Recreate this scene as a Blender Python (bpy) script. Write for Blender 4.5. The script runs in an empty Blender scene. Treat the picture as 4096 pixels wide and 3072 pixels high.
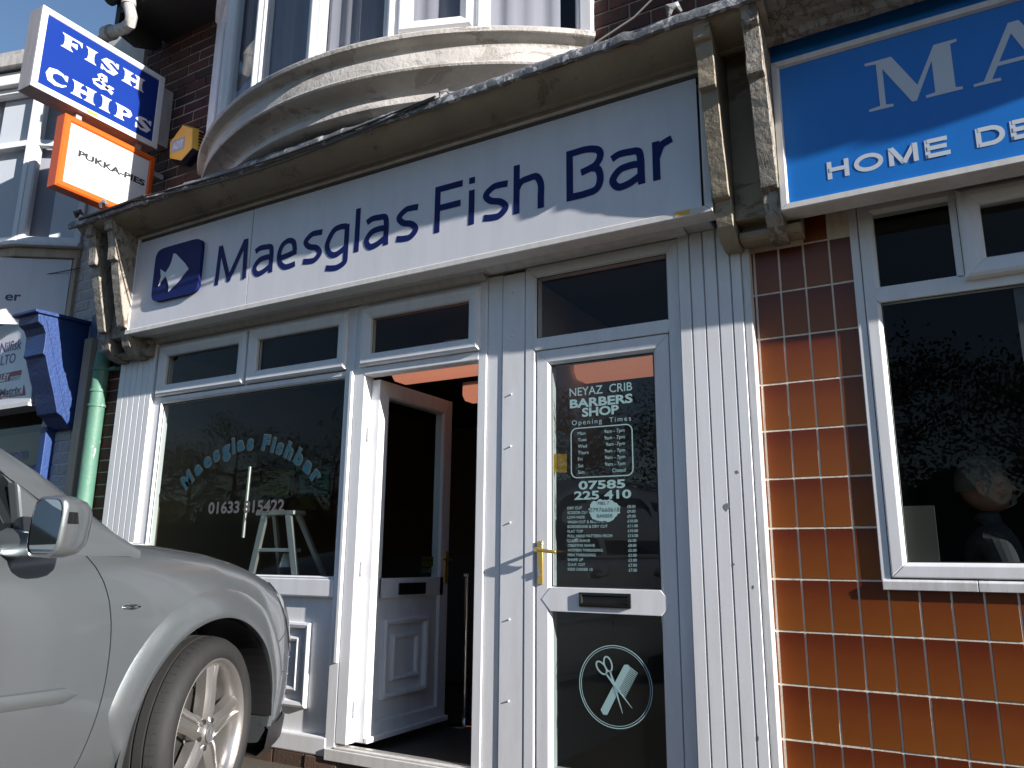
import bpy, bmesh, math, random
import numpy as np
from mathutils import Vector, Matrix

R = math.radians
rng = random.Random(7)
S = bpy.context.scene
COL = S.collection

# ------------------------------------------------------------------ camera, sky, sun, exposure
cam_d = bpy.data.cameras.new("camera")
cam = bpy.data.objects.new("camera", cam_d)
COL.objects.link(cam)
yaw, pitch, roll = -0.52026334, 0.22224497, 0.00905516
fwd = Vector((math.sin(yaw) * math.cos(pitch), math.cos(yaw) * math.cos(pitch), math.sin(pitch)))
rt = Vector((math.cos(yaw), -math.sin(yaw), 0))
up = rt.cross(fwd)
r2 = rt * math.cos(roll) + up * math.sin(roll)
u2 = -rt * math.sin(roll) + up * math.cos(roll)
M = Matrix((r2, u2, -fwd)).transposed().to_4x4()
M.translation = (0, -3.4, 1.1)
cam.matrix_world = M
cam_d.sensor_fit = 'HORIZONTAL'
cam_d.sensor_width = 36
cam_d.lens = 27.36
cam_d.clip_start = 0.05
cam_d.clip_end = 1000
S.camera = cam

SUN = Vector((6.0, -1.0, 2.1)).normalized()          # towards the sun
world = bpy.data.worlds.new("World")
S.world = world
world.use_nodes = True
wn = world.node_tree.nodes
wl = world.node_tree.links
bg = wn["Background"]
sky = wn.new("ShaderNodeTexSky")
sky.sky_type = 'NISHITA'
sky.sun_disc = False
sky.sun_elevation = math.asin(SUN.z)
sky.sun_rotation = math.atan2(SUN.x, SUN.y)
sky.altitude = 50
sky.air_density = 1.0
sky.dust_density = 0.25
sky.ozone_density = 2.6
wl.new(sky.outputs[0], bg.inputs[0])
bg.inputs[1].default_value = 0.07

sun_d = bpy.data.lights.new("sun", 'SUN')
sun_d.energy = 5.0
sun_d.angle = R(0.5)
sun_d.color = (1.0, 0.95, 0.89)
sun = bpy.data.objects.new("sun", sun_d)
sun.rotation_euler = SUN.to_track_quat('Z', 'Y').to_euler()
COL.objects.link(sun)

S.view_settings.view_transform = 'Standard'
S.view_settings.look = 'None'
S.view_settings.exposure = 1.1
S.view_settings.gamma = 1
S.view_settings.use_curve_mapping = False
S.render.engine = 'CYCLES'
S.cycles.use_denoising = True
S.cycles.max_bounces = 10
S.cycles.transparent_max_bounces = 16
S.cycles.caustics_reflective = False
S.cycles.caustics_refractive = False

# ------------------------------------------------------------------ materials
def mat(name, col, rough=0.6, metal=0.0, spec=0.5, coat=0.0, coat_rough=0.03):
    m = bpy.data.materials.new(name)
    m.use_nodes = True
    b = m.node_tree.nodes["Principled BSDF"]
    b.inputs["Base Color"].default_value = (*col, 1)
    b.inputs["Roughness"].default_value = rough
    b.inputs["Metallic"].default_value = metal
    b.inputs["Specular IOR Level"].default_value = spec
    b.inputs["Coat Weight"].default_value = coat
    b.inputs["Coat Roughness"].default_value = coat_rough
    return m

class NT:
    """small helper round a material's node tree"""
    def __init__(s, m):
        s.t = m.node_tree
        s.b = s.t.nodes["Principled BSDF"]
        s.tc = s.t.nodes.new("ShaderNodeTexCoord")
    def n(s, kind, **kw):
        x = s.t.nodes.new(kind)
        for k, v in kw.items():
            setattr(x, k, v)
        return x
    def l(s, a, b):
        s.t.links.new(a, b)
    def noise(s, scale, detail=4, rough=0.6, stretch=None, coord="Object", dist=0.0):
        x = s.n("ShaderNodeTexNoise")
        x.inputs["Scale"].default_value = scale
        x.inputs["Detail"].default_value = detail
        x.inputs["Roughness"].default_value = rough
        x.inputs["Distortion"].default_value = dist
        src = s.tc.outputs[coord]
        if coord == "World":
            pass
        if stretch:
            mp = s.n("ShaderNodeMapping")
            mp.inputs["Scale"].default_value = stretch
            s.l(src, mp.inputs[0])
            src = mp.outputs[0]
        s.l(src, x.inputs["Vector"])
        return x.outputs["Fac"]
    def ramp(s, fac, stops, interp='LINEAR'):
        x = s.n("ShaderNodeValToRGB")
        cr = x.color_ramp
        cr.interpolation = interp
        while len(cr.elements) < len(stops):
            cr.elements.new(0.5)
        for e, (p, c) in zip(cr.elements, stops):
            e.position = p
            e.color = (*c, 1) if len(c) == 3 else c
        s.l(fac, x.inputs[0])
        return x.outputs[0]
    def mix(s, fac, a, b, mode='MIX'):
        x = s.n("ShaderNodeMix", data_type='RGBA', blend_type=mode)
        for sock, v in ((x.inputs[0], fac), (x.inputs[6], a), (x.inputs[7], b)):
            if isinstance(v, (int, float)):
                sock.default_value = v
            elif isinstance(v, tuple):
                sock.default_value = (*v, 1)
            else:
                s.l(v, sock)
        return x.outputs[2]
    def bump(s, h, strength=0.3, dist=0.01):
        x = s.n("ShaderNodeBump")
        x.inputs["Strength"].default_value = strength
        x.inputs["Distance"].default_value = dist
        s.l(h, x.inputs["Height"])
        s.l(x.outputs[0], s.b.inputs["Normal"])
    def color(s, c):
        s.l(c, s.b.inputs["Base Color"])
    def rough(s, c):
        s.l(c, s.b.inputs["Roughness"])

def grimy(name, col, dirt, amount=0.5, rough=0.4, scale=5.0, fleck=True, bumpy=0.05, coat=0.0):
    """paint or plastic with run-down dirt streaks and specks"""
    m = mat(name, col, rough, coat=coat)
    t = NT(m)
    a = t.noise(scale, 6, 0.65, stretch=(3.0, 3.0, 0.5))
    f = t.ramp(a, [(0.42, (0, 0, 0)), (0.78, (amount,) * 3)])
    c = t.mix(f, col, dirt)
    if fleck:
        b = t.noise(190, 2, 0.5)
        f2 = t.ramp(b, [(0.70, (0, 0, 0)), (0.76, (0.5,) * 3)])
        c = t.mix(f2, c, tuple(x * 0.45 for x in dirt))
    t.color(c)
    t.bump(t.noise(60, 4), bumpy, 0.004)
    return m

def peeling(name, paint, under, dark, cover=0.52, scale=9.0, stretch=(1, 1, 1), soft=0.02, bumpstr=0.5):
    """old oil paint flaking off: paint, grey under-layer, dark cracks"""
    m = mat(name, paint, 0.55)
    t = NT(m)
    n1 = t.noise(scale, 8, 0.7, stretch=stretch, dist=0.6)
    n2 = t.noise(scale * 3.1, 6, 0.7, stretch=stretch)
    tone = t.mix(t.ramp(t.noise(2.2, 5), [(0.3, (0, 0, 0)), (0.75, (1, 1, 1))]), tuple(x * 0.62 for x in paint), paint)
    f = t.ramp(n1, [(cover, (0, 0, 0)), (cover + soft, (1, 1, 1))])
    c = t.mix(f, tone, under)
    f2 = t.ramp(n2, [(0.63, (0, 0, 0)), (0.70, (1, 1, 1))])
    f3 = t.mix(1.0, f, f2, 'MULTIPLY')
    c = t.mix(f3, c, dark)
    t.color(c)
    x = t.n("ShaderNodeMath", operation='MULTIPLY_ADD')
    t.l(f, x.inputs[0])
    x.inputs[1].default_value = -1.0
    t.l(t.noise(40, 6), x.inputs[2])
    t.bump(x.outputs[0], bumpstr, 0.012)
    return m

UPVC = grimy("white_upvc", (0.76, 0.765, 0.79), (0.50, 0.48, 0.45), 0.35, 0.38)
UPVC_D = grimy("white_upvc_dirty", (0.70, 0.70, 0.71), (0.36, 0.32, 0.27), 0.7, 0.45, 7)
SOFFIT = grimy("soffit_board", (0.52, 0.51, 0.50), (0.30, 0.27, 0.23), 0.6, 0.5, 6)
TRAY = grimy("sign_tray", (0.17, 0.155, 0.145), (0.09, 0.08, 0.07), 0.6, 0.6, 6)  # dark tone put in for the shade under the signs
HEADSHADE = grimy("head_shade", (0.10, 0.085, 0.075), (0.05, 0.042, 0.035), 0.6, 0.7, 6)  # dark brown stands for the deep shade over the fascia sign
SIGNW = grimy("sign_white", (0.66, 0.665, 0.71), (0.52, 0.52, 0.56), 0.5, 0.32, 3)
TRIMW = grimy("sign_trim", (0.66, 0.645, 0.63), (0.42, 0.39, 0.36), 0.5, 0.4, 8)
NAVY = mat("navy_vinyl", (0.006, 0.014, 0.105), 0.6, spec=0.2)
LOGOW = mat("logo_white", (0.62, 0.63, 0.68), 0.4)
DARKJ = mat("dark_joint", (0.03, 0.028, 0.026), 0.8)
LEAD = peeling("lead_flashing", (0.16, 0.165, 0.18), (0.42, 0.43, 0.45), (0.04, 0.04, 0.045), 0.56, 16)
CREAM = peeling("cream_paint", (0.34, 0.285, 0.205), (0.17, 0.13, 0.085), (0.05, 0.035, 0.025), 0.58, 7, (0.6, 0.6, 1.2), 0.05, 0.45)
CREAMP = peeling("cream_paint_flaking", (0.36, 0.325, 0.275), (0.17, 0.13, 0.10), (0.11, 0.022, 0.014), 0.54, 27, (1, 1, 0.5), 0.02, 0.7)
BAYP = peeling("bay_paint", (0.58, 0.55, 0.52), (0.34, 0.31, 0.285), (0.17, 0.10, 0.07), 0.57, 6, (0.7, 0.7, 1.6), 0.02, 0.5)
WALLW = grimy("white_wall_paint", (0.60, 0.57, 0.55), (0.36, 0.33, 0.30), 0.6, 0.7, 6, bumpy=0.4)
GREEN = peeling("green_pipe_paint", (0.11, 0.26, 0.19), (0.52, 0.55, 0.52), (0.10, 0.20, 0.15), 0.62, 9, (1, 1, 0.35), 0.02, 0.3)
CREAMPIPE = grimy("cream_trunking", (0.46, 0.38, 0.28), (0.25, 0.19, 0.13), 0.7, 0.6, 4)
PIPEW = grimy("grey_white_pipe", (0.42, 0.41, 0.40), (0.12, 0.11, 0.10), 0.8, 0.5, 9)
SOOT = grimy("black_fascia", (0.018, 0.016, 0.015), (0.04, 0.035, 0.03), 0.5, 0.6, 9)
BLUEP = peeling("blue_gloss_paint", (0.008, 0.045, 0.19), (0.010, 0.065, 0.25), (0.20, 0.26, 0.36), 0.70, 12, (1, 1, 0.5), 0.03, 0.4)
BLUESIGN = grimy("sky_blue_sign", (0.010, 0.165, 0.56), (0.012, 0.13, 0.46), 0.4, 0.35, 4)
LETW = mat("white_vinyl_letters", (0.55, 0.59, 0.66), 0.4)
FISHBLUE = mat("sign_blue_acrylic", (0.007, 0.030, 0.21), 0.22)
FISHW = mat("sign_white_acrylic", (0.72, 0.73, 0.76), 0.25)
FISHGREY = grimy("sign_case_grey", (0.40, 0.37, 0.38), (0.20, 0.18, 0.17), 0.6, 0.5, 8)
ORANGE = mat("orange_frame", (0.62, 0.10, 0.008), 0.35)
BLACKT = mat("black_text", (0.012, 0.012, 0.014), 0.5)
YELLOW = mat("alarm_yellow", (0.85, 0.44, 0.05), 0.45)
ALARMB = mat("alarm_navy", (0.012, 0.014, 0.035), 0.5)
LABELG = mat("label_grey_blue", (0.34, 0.37, 0.48), 0.5)
BLACKG = mat("black_gloss", (0.010, 0.010, 0.011), 0.18)
GASKET = mat("black_gasket", (0.012, 0.012, 0.013), 0.6)
BRASS = mat("polished_brass", (0.78, 0.55, 0.17), 0.28, metal=0.85)
CHROME = mat("chrome", (0.75, 0.75, 0.76), 0.12, metal=1.0)
ALU = mat("ladder_aluminium", (0.62, 0.60, 0.57), 0.4, metal=0.7)
VINYL = mat("pale_green_vinyl", (0.30, 0.46, 0.47), 0.6)
WVIN = mat("teal_vinyl", (0.008, 0.06, 0.09), 0.6)
GVIN = mat("grey_vinyl", (0.12, 0.115, 0.12), 0.6)
PAPER = mat("paper", (0.55, 0.54, 0.50), 0.8)
NOTE = mat("yellow_note", (0.72, 0.40, 0.03), 0.8)
SALMON = mat("salmon_glow", (0.72, 0.42, 0.30), 0.5)
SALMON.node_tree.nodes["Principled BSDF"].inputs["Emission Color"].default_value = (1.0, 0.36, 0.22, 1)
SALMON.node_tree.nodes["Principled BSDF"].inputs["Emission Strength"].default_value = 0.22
INWALL = mat("interior_wall", (0.26, 0.22, 0.15), 0.8)
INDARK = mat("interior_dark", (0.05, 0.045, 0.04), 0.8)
INRED = mat("interior_brown", (0.16, 0.055, 0.03), 0.7)
INGREY = mat("hall_wall", (0.40, 0.41, 0.40), 0.8)
INFLOOR = mat("interior_floor", (0.035, 0.033, 0.03), 0.6)
CURTAIN = mat("net_curtain", (0.30, 0.30, 0.34), 0.9)
BLINDW = mat("white_blind", (0.62, 0.65, 0.70), 0.9)
CABLE = mat("black_cable", (0.02, 0.017, 0.016), 0.6)
RUBBER = grimy("tyre_rubber", (0.012, 0.012, 0.0125), (0.028, 0.026, 0.024), 0.4, 0.75, 14, fleck=False, bumpy=0.2)
PLASTIC = mat("black_plastic", (0.018, 0.018, 0.02), 0.5)
LENS = mat("headlight_lens", (0.45, 0.46, 0.48), 0.08, metal=0.6, coat=1)
REDL = mat("red_lens", (0.35, 0.01, 0.01), 0.15)
SKIN = mat("skin", (0.20, 0.105, 0.075), 0.6)
HAIR = mat("grey_hair", (0.085, 0.075, 0.065), 0.8)
CLOTH = mat("dark_jacket", (0.03, 0.03, 0.035), 0.9)
BARK = grimy("bark", (0.09, 0.065, 0.045), (0.04, 0.03, 0.02), 0.7, 0.9, 8)
ROOFT = mat("roof_tile", (0.10, 0.06, 0.05), 0.8)
MENUG = mat("menu_green", (0.01, 0.16, 0.10), 0.5)
MENUY = mat("menu_yellow", (0.18, 0.20, 0.015), 0.5)

def silver():
    m = mat("silver_paint", (0.235, 0.26, 0.28), 0.30, metal=0.78, coat=0.8, coat_rough=0.06)
    t = NT(m)
    t.color(t.mix(t.ramp(t.noise(3, 5), [(0.35, (0, 0, 0)), (0.8, (0.35,) * 3)]), (0.235, 0.26, 0.28), (0.205, 0.22, 0.23)))
    t.bump(t.noise(900, 1), 0.03, 0.001)
    return m
SILVER = silver()
ALLOY = mat("alloy", (0.46, 0.44, 0.425), 0.27, metal=0.85)

def glass(name, tint=(0.86, 0.89, 0.88), ior=1.5, dirt=0.0):
    m = bpy.data.materials.new(name)
    m.use_nodes = True
    t = m.node_tree
    t.nodes.remove(t.nodes["Principled BSDF"])
    out = t.nodes["Material Output"]
    tr = t.nodes.new("ShaderNodeBsdfTransparent")
    tr.inputs[0].default_value = (*tint, 1)
    gl = t.nodes.new("ShaderNodeBsdfGlossy")
    gl.inputs["Roughness"].default_value = 0.0
    fr = t.nodes.new("ShaderNodeFresnel")
    fr.inputs[0].default_value = ior
    mx = t.nodes.new("ShaderNodeMixShader")
    ge = t.nodes.new("ShaderNodeNewGeometry")
    iv = t.nodes.new("ShaderNodeMath")
    iv.operation = 'SUBTRACT'
    iv.inputs[0].default_value = 1.0
    t.links.new(ge.outputs["Backfacing"], iv.inputs[1])
    ml_ = t.nodes.new("ShaderNodeMath")
    ml_.operation = 'MULTIPLY'
    t.links.new(fr.outputs[0], ml_.inputs[0])
    t.links.new(iv.outputs[0], ml_.inputs[1])
    t.links.new(ml_.outputs[0], mx.inputs[0])
    t.links.new(tr.outputs[0], mx.inputs[1])
    t.links.new(gl.outputs[0], mx.inputs[2])
    sh = mx.outputs[0]
    if dirt:
        df = t.nodes.new("ShaderNodeBsdfDiffuse")
        df.inputs[0].default_value = (0.5, 0.5, 0.5, 1)
        m2 = t.nodes.new("ShaderNodeMixShader")
        m2.inputs[0].default_value = dirt
        t.links.new(sh, m2.inputs[1])
        t.links.new(df.outputs[0], m2.inputs[2])
        sh = m2.outputs[0]
    t.links.new(sh, out.inputs[0])
    return m
GLASS = glass("window_glass", ior=1.30)
GLASSB = glass("door_glass", (0.80, 0.84, 0.83), 1.6, 0.008)
GLASSUP = glass("upper_glass", (0.90, 0.91, 0.92), 1.38)
CARGLASS = glass("car_glass", (0.16, 0.18, 0.18), 1.5)

def brick_mat(name, stops, mortar=False):
    m = mat(name, stops[0][1], 0.85)
    t = NT(m)
    oi = t.n("ShaderNodeObjectInfo")
    c = t.ramp(oi.outputs["Random"], stops)
    n = t.noise(26, 6, 0.7, coord="Object")
    c = t.mix(t.ramp(n, [(0.35, (0, 0, 0)), (0.75, (0.7,) * 3)]), c, tuple(x * 0.45 for x in stops[0][1]))
    t.color(c)
    t.bump(t.noise(70, 6), 0.6, 0.006)
    return m
BRICK = brick_mat("dark_red_brick", [(0, (0.045, 0.018, 0.015)), (0.4, (0.065, 0.023, 0.017)), (0.75, (0.095, 0.032, 0.022)), (1, (0.02, 0.013, 0.012))])
BRICKR = brick_mat("red_brick", [(0, (0.10, 0.030, 0.022)), (0.6, (0.16, 0.05, 0.035)), (1, (0.06, 0.025, 0.02))])
BRICKW = brick_mat("white_painted_brick", [(0, (0.50, 0.47, 0.45)), (1, (0.58, 0.55, 0.53))])
MORTAR = grimy("mortar", (0.34, 0.31, 0.28), (0.15, 0.13, 0.115), 0.7, 0.9, 12, bumpy=0.5)
MORTARW = grimy("pale_mortar", (0.42, 0.38, 0.34), (0.24, 0.21, 0.18), 0.7, 0.9, 12, bumpy=0.5)
GROUT = grimy("grout", (0.78, 0.70, 0.58), (0.44, 0.34, 0.22), 0.6, 0.9, 14, bumpy=0.4)

def tile_mat():
    m = mat("orange_glazed_tile", (0.3, 0.09, 0.02), 0.30)
    t = NT(m)
    sep = t.n("ShaderNodeSeparateXYZ")
    t.l(t.tc.outputs["Object"], sep.inputs[0])
    x = t.n("ShaderNodeMath", operation='MULTIPLY_ADD')       # z in the tile plus a little noise
    t.l(sep.outputs["Z"], x.inputs[0])
    x.inputs[1].default_value = 4.0
    oi = t.n("ShaderNodeObjectInfo")
    ad = t.n("ShaderNodeMath", operation='MULTIPLY_ADD')
    t.l(oi.outputs["Random"], ad.inputs[0])
    ad.inputs[1].default_value = 0.22
    ad.inputs[2].default_value = 0.22
    n2 = t.n("ShaderNodeMath", operation='MULTIPLY_ADD')
    t.l(t.noise(7, 4), n2.inputs[0])
    n2.inputs[1].default_value = 0.42
    t.l(ad.outputs[0], n2.inputs[2])
    t.l(n2.outputs[0], x.inputs[2])
    c = t.ramp(x.outputs[0], [(0.10, (0.22, 0.066, 0.009)), (0.5, (0.185, 0.046, 0.007)), (0.85, (0.130, 0.023, 0.0045)), (1, (0.105, 0.016, 0.004))])
    t.color(c)
    t.bump(t.noise(30, 3), 0.05, 0.004)
    return m
TILE = tile_mat()

def tarmac():
    m = mat("forecourt_tarmac", (0.06, 0.055, 0.05), 0.9)
    t = NT(m)
    n = t.noise(120, 8, 0.75)
    c = t.ramp(n, [(0.35, (0.035, 0.03, 0.026)), (0.55, (0.085, 0.07, 0.052)), (0.68, (0.19, 0.15, 0.10))])
    c = t.mix(t.ramp(t.noise(1.3, 5), [(0.4, (0, 0, 0)), (0.7, (0.6,) * 3)]), c, (0.05, 0.045, 0.04))
    t.color(c)
    t.bump(n, 0.9, 0.012)
    return m
TARMAC = tarmac()

def leafmat(name, a, b):
    m = mat(name, a, 0.6)
    t = NT(m)
    t.color(t.mix(t.ramp(t.noise(1.7, 3), [(0.4, (0, 0, 0)), (0.65, (1, 1, 1))]), a, b))
    return m
LEAF = leafmat("leaf_dark", (0.030, 0.042, 0.016), (0.06, 0.07, 0.025))
LEAF2 = leafmat("leaf_brown", (0.055, 0.05, 0.022), (0.085, 0.07, 0.03))

# ------------------------------------------------------------------ mesh helpers
OFF = {}
DUP = {}

def setp(o, label=None, cat=None, group=None, kind=None):
    if label: o["label"] = label
    if cat: o["category"] = cat
    if group: o["group"] = group
    if kind: o["kind"] = kind
    return o

def thing(name, loc, label, cat, group=None, local=False, rot=0.0):
    o = bpy.data.objects.new(name, None)
    o.empty_display_size = 0.2
    o.location = loc
    o.rotation_euler = (0, 0, rot)
    COL.objects.link(o)
    OFF[o.name] = Vector((0, 0, 0)) if local else Vector(loc)
    return setp(o, label, cat, group)

def link(o, parent, off=None):
    COL.objects.link(o)
    if parent is not None:
        o.parent = parent
        OFF[o.name] = OFF[parent.name] if off is None else off
    else:
        OFF[o.name] = off if off is not None else Vector((0, 0, 0))
    return o

class MB:
    def __init__(s):
        s.v = []
        s.f = []
        s.mi = []
    def add(s, vs, fs, mi=0):
        k = len(s.v)
        s.v += [tuple(v) for v in vs]
        for f in fs:
            s.f.append([i + k for i in f])
            s.mi.append(mi)
        return s
    def box(s, x0, x1, y0, y1, z0, z1, mi=0):
        v = [(x, y, z) for x in (x0, x1) for y in (y0, y1) for z in (z0, z1)]
        return s.add(v, [(0, 1, 3, 2), (4, 6, 7, 5), (0, 4, 5, 1), (2, 3, 7, 6), (0, 2, 6, 4), (1, 5, 7, 3)], mi)
    def prism(s, poly, a0, a1, axis, mi=0):
        """poly: 2-D outline; axis 'x' -> (y,z), 'y' -> (x,z), 'z' -> (x,y)"""
        n = len(poly)
        def p3(p, a):
            return {'x': (a, p[0], p[1]), 'y': (p[0], a, p[1]), 'z': (p[0], p[1], a)}[axis]
        v = [p3(p, a0) for p in poly] + [p3(p, a1) for p in poly]
        f = [list(range(n)), list(range(2 * n - 1, n - 1, -1))]
        f += [(i, (i + 1) % n, (i + 1) % n + n, i + n) for i in range(n)]
        return s.add(v, f, mi)
    def tube(s, pts, r, n=8, mi=0, cap=True):
        pts = [Vector(p) for p in pts]
        rad = r if isinstance(r, (list, tuple)) else [r] * len(pts)
        base = len(s.v)
        prev = None
        for i, p in enumerate(pts):
            d = (pts[min(i + 1, len(pts) - 1)] - pts[max(i - 1, 0)]).normalized()
            if prev is None:
                a = d.orthogonal().normalized()
            else:
                a = (prev - d * prev.dot(d)).normalized()
            prev = a
            b = d.cross(a)
            for k in range(n):
                t = 2 * math.pi * k / n
                s.v.append(tuple(p + (a * math.cos(t) + b * math.sin(t)) * rad[i]))
        for i in range(len(pts) - 1):
            for k in range(n):
                a0 = base + i * n + k
                a1 = base + i * n + (k + 1) % n
                s.f.append([a0, a1, a1 + n, a0 + n])
                s.mi.append(mi)
        if cap:
            s.f.append([base + k for k in range(n)][::-1])
            s.f.append([base + (len(pts) - 1) * n + k for k in range(n)])
            s.mi += [mi, mi]
        return s
    def lathe(s, prof, n=32, mi=0, fn=None, close=False):
        """prof: (radius, height); fn maps (x,y,h) to a point"""
        base = len(s.v)
        fn = fn or (lambda x, y, h: (x, y, h))
        for r, h in prof:
            for k in range(n):
                t = 2 * math.pi * k / n
                s.v.append(tuple(fn(r * math.cos(t), r * math.sin(t), h)))
        m = len(prof)
        for i in range(m - 1 + (1 if close else 0)):
            for k in range(n):
                a = base + i * n + k
                b = base + i * n + (k + 1) % n
                c = base + ((i + 1) % m) * n + (k + 1) % n
                d = base + ((i + 1) % m) * n + k
                s.f.append([a, b, c, d])
                s.mi.append(mi)
        return s
    def grid(s, fn, nu, nv, mi=0, closeu=False):
        base = len(s.v)
        for i in range(nu):
            for j in range(nv):
                s.v.append(tuple(fn(i, j)))
        for i in range(nu - (0 if closeu else 1)):
            for j in range(nv - 1):
                a = base + i * nv + j
                b = base + ((i + 1) % nu) * nv + j
                s.f.append([a, b, b + 1, a + 1])
                s.mi.append(mi)
        return s
    def frame(s, x0, x1, z0, z1, prof, gap=0.0006, mi=0, fn=None):
        """mitred rectangular frame; prof = closed list of (inset, y); each side its own mitred length"""
        fn = fn or (lambda x, y, z: (x, y, z))
        def corner(c, o, y):
            return {0: (x0 + o, y, z0 + o), 1: (x1 - o, y, z0 + o), 2: (x1 - o, y, z1 - o), 3: (x0 + o, y, z1 - o)}[c]
        dirs = [(1, 0), (0, 1), (-1, 0), (0, -1)]
        n = len(prof)
        for k in range(4):
            dx, dz = dirs[k]
            va, vb = [], []
            for o, y in prof:
                a = corner(k, o, y)
                b = corner((k + 1) % 4, o, y)
                va.append(fn(a[0] + dx * gap, a[1], a[2] + dz * gap))
                vb.append(fn(b[0] - dx * gap, b[1], b[2] - dz * gap))
            f = [(i, (i + 1) % n, (i + 1) % n + n, i + n) for i in range(n)]
            f += [list(range(n))[::-1], list(range(n, 2 * n))]
            s.add(va + vb, f, mi)
        return s
    def ribbon(s, pts, w, y, fn=None, mi=0, depth=0.0012):
        """flat stroke of width w along 2-D points (x,z), a thin raised strip in front of y"""
        fn = fn or (lambda x, yy, z: (x, yy, z))
        P = [Vector((p[0], p[1])) for p in pts]
        n = len(P)
        L, Rr = [], []
        for i in range(n):
            if i == 0: d0 = d1 = (P[1] - P[0]).normalized()
            elif i == n - 1: d0 = d1 = (P[-1] - P[-2]).normalized()
            else:
                d0 = (P[i] - P[i - 1]).normalized()
                d1 = (P[i + 1] - P[i]).normalized()
            n0 = Vector((-d0.y, d0.x))
            n1 = Vector((-d1.y, d1.x))
            m = (n0 + n1)
            m = m.normalized() if m.length > 1e-6 else n0
            k = min(1.6, 1.0 / max(0.3, m.dot(n0)))
            ww = w[i] if isinstance(w, (list, tuple)) else w
            L.append(P[i] + m * ww / 2 * k)
            Rr.append(P[i] - m * ww / 2 * k)
        vs = []
        for i in range(n):
            vs += [fn(L[i].x, y, L[i].y), fn(Rr[i].x, y, Rr[i].y), fn(L[i].x, y + depth, L[i].y), fn(Rr[i].x, y + depth, Rr[i].y)]
        fs = []
        for i in range(n - 1):
            a = 4 * i
            b = a + 4
            fs += [(a, a + 1, b + 1, b), (a, b, b + 2, a + 2), (a + 1, a + 3, b + 3, b + 1)]
        fs += [(0, 2, 3, 1), (4 * n - 4, 4 * n - 3, 4 * n - 1, 4 * n - 2)]
        return s.add(vs, fs, mi)
    def mesh(s, name, mats, off=Vector((0, 0, 0)), smooth=False, fix=True):
        me = bpy.data.meshes.new(name)
        me.from_pydata([(v[0] - off.x, v[1] - off.y, v[2] - off.z) for v in s.v], [], s.f)
        for m in (mats if isinstance(mats, (list, tuple)) else [mats]):
            me.materials.append(m)
        if any(s.mi):
            me.polygons.foreach_set("material_index", s.mi)
        if fix:
            bm = bmesh.new()
            bm.from_mesh(me)
            bmesh.ops.recalc_face_normals(bm, faces=bm.faces)
            bm.to_mesh(me)
            bm.free()
        if smooth:
            me.polygons.foreach_set("use_smooth", [True] * len(me.polygons))
            try:
                me.set_sharp_from_angle(angle=R(smooth if smooth is not True else 40))
            except Exception:
                pass
        me.update()
        return me
    def build(s, name, mats, parent=None, bev=0.0, smooth=False, seg=2, label=None, kind=None, fix=True):
        off = OFF[parent.name] if parent is not None else Vector((0, 0, 0))
        me = s.mesh(name, mats, off, smooth, fix)
        o = bpy.data.objects.new(name, me)
        link(o, parent)
        if bev:
            b = o.modifiers.new("bevel", 'BEVEL')
            b.width = bev
            b.segments = seg
            b.limit_method = 'ANGLE'
            b.angle_limit = R(35)
        return setp(o, label, kind=kind)

def boxo(name, x0, x1, y0, y1, z0, z1, m, parent, bev=0.0, label=None):
    return MB().box(x0, x1, y0, y1, z0, z1).build(name, m, parent, bev, label=label)

def inst(name, me, loc, parent, scale=None, rot=None):
    o = bpy.data.objects.new(name, me)
    off = OFF[parent.name]
    o.location = Vector(loc) - off
    if scale: o.scale = scale
    if rot: o.rotation_euler = rot
    link(o, parent)
    return o

def spline(pts, n=6):
    """Catmull-Rom through 2-D points"""
    P = [Vector(p) for p in pts]
    P = [P[0] * 2 - P[1]] + P + [P[-1] * 2 - P[-2]]
    out = []
    for i in range(1, len(P) - 2):
        for k in range(n):
            t = k / n
            a, b, c, d = P[i - 1], P[i], P[i + 1], P[i + 2]
            out.append(0.5 * ((2 * b) + (c - a) * t + (2 * a - 5 * b + 4 * c - d) * t * t + (3 * b - a - 3 * c + d) * t ** 3))
    out.append(P[-2])
    return [tuple(p) for p in out]

def arc(cx, cz, rx, rz, a0, a1, n=12):
    return [(cx + rx * math.cos(R(a0 + (a1 - a0) * i / n)), cz + rz * math.sin(R(a0 + (a1 - a0) * i / n))) for i in range(n + 1)]

_dg = None
def text_geo(body, bold=0.0, spacing=1.0):
    cu = bpy.data.curves.new("t", 'FONT')
    cu.body = body
    cu.size = 1.0
    cu.offset = bold
    cu.space_character = spacing
    cu.resolution_u = 3
    o = bpy.data.objects.new("t", cu)
    COL.objects.link(o)
    dg = bpy.context.evaluated_depsgraph_get()
    me = bpy.data.meshes.new_from_object(o.evaluated_get(dg))
    v = [tuple(x.co) for x in me.vertices]
    f = [list(p.vertices) for p in me.polygons]
    bpy.data.objects.remove(o)
    bpy.data.curves.remove(cu)
    bpy.data.meshes.remove(me)
    return v, f
_cap = [None]
def capheight():
    if _cap[0] is None:
        v, f = text_geo("H")
        _cap[0] = max(p[1] for p in v)
    return _cap[0]

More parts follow.
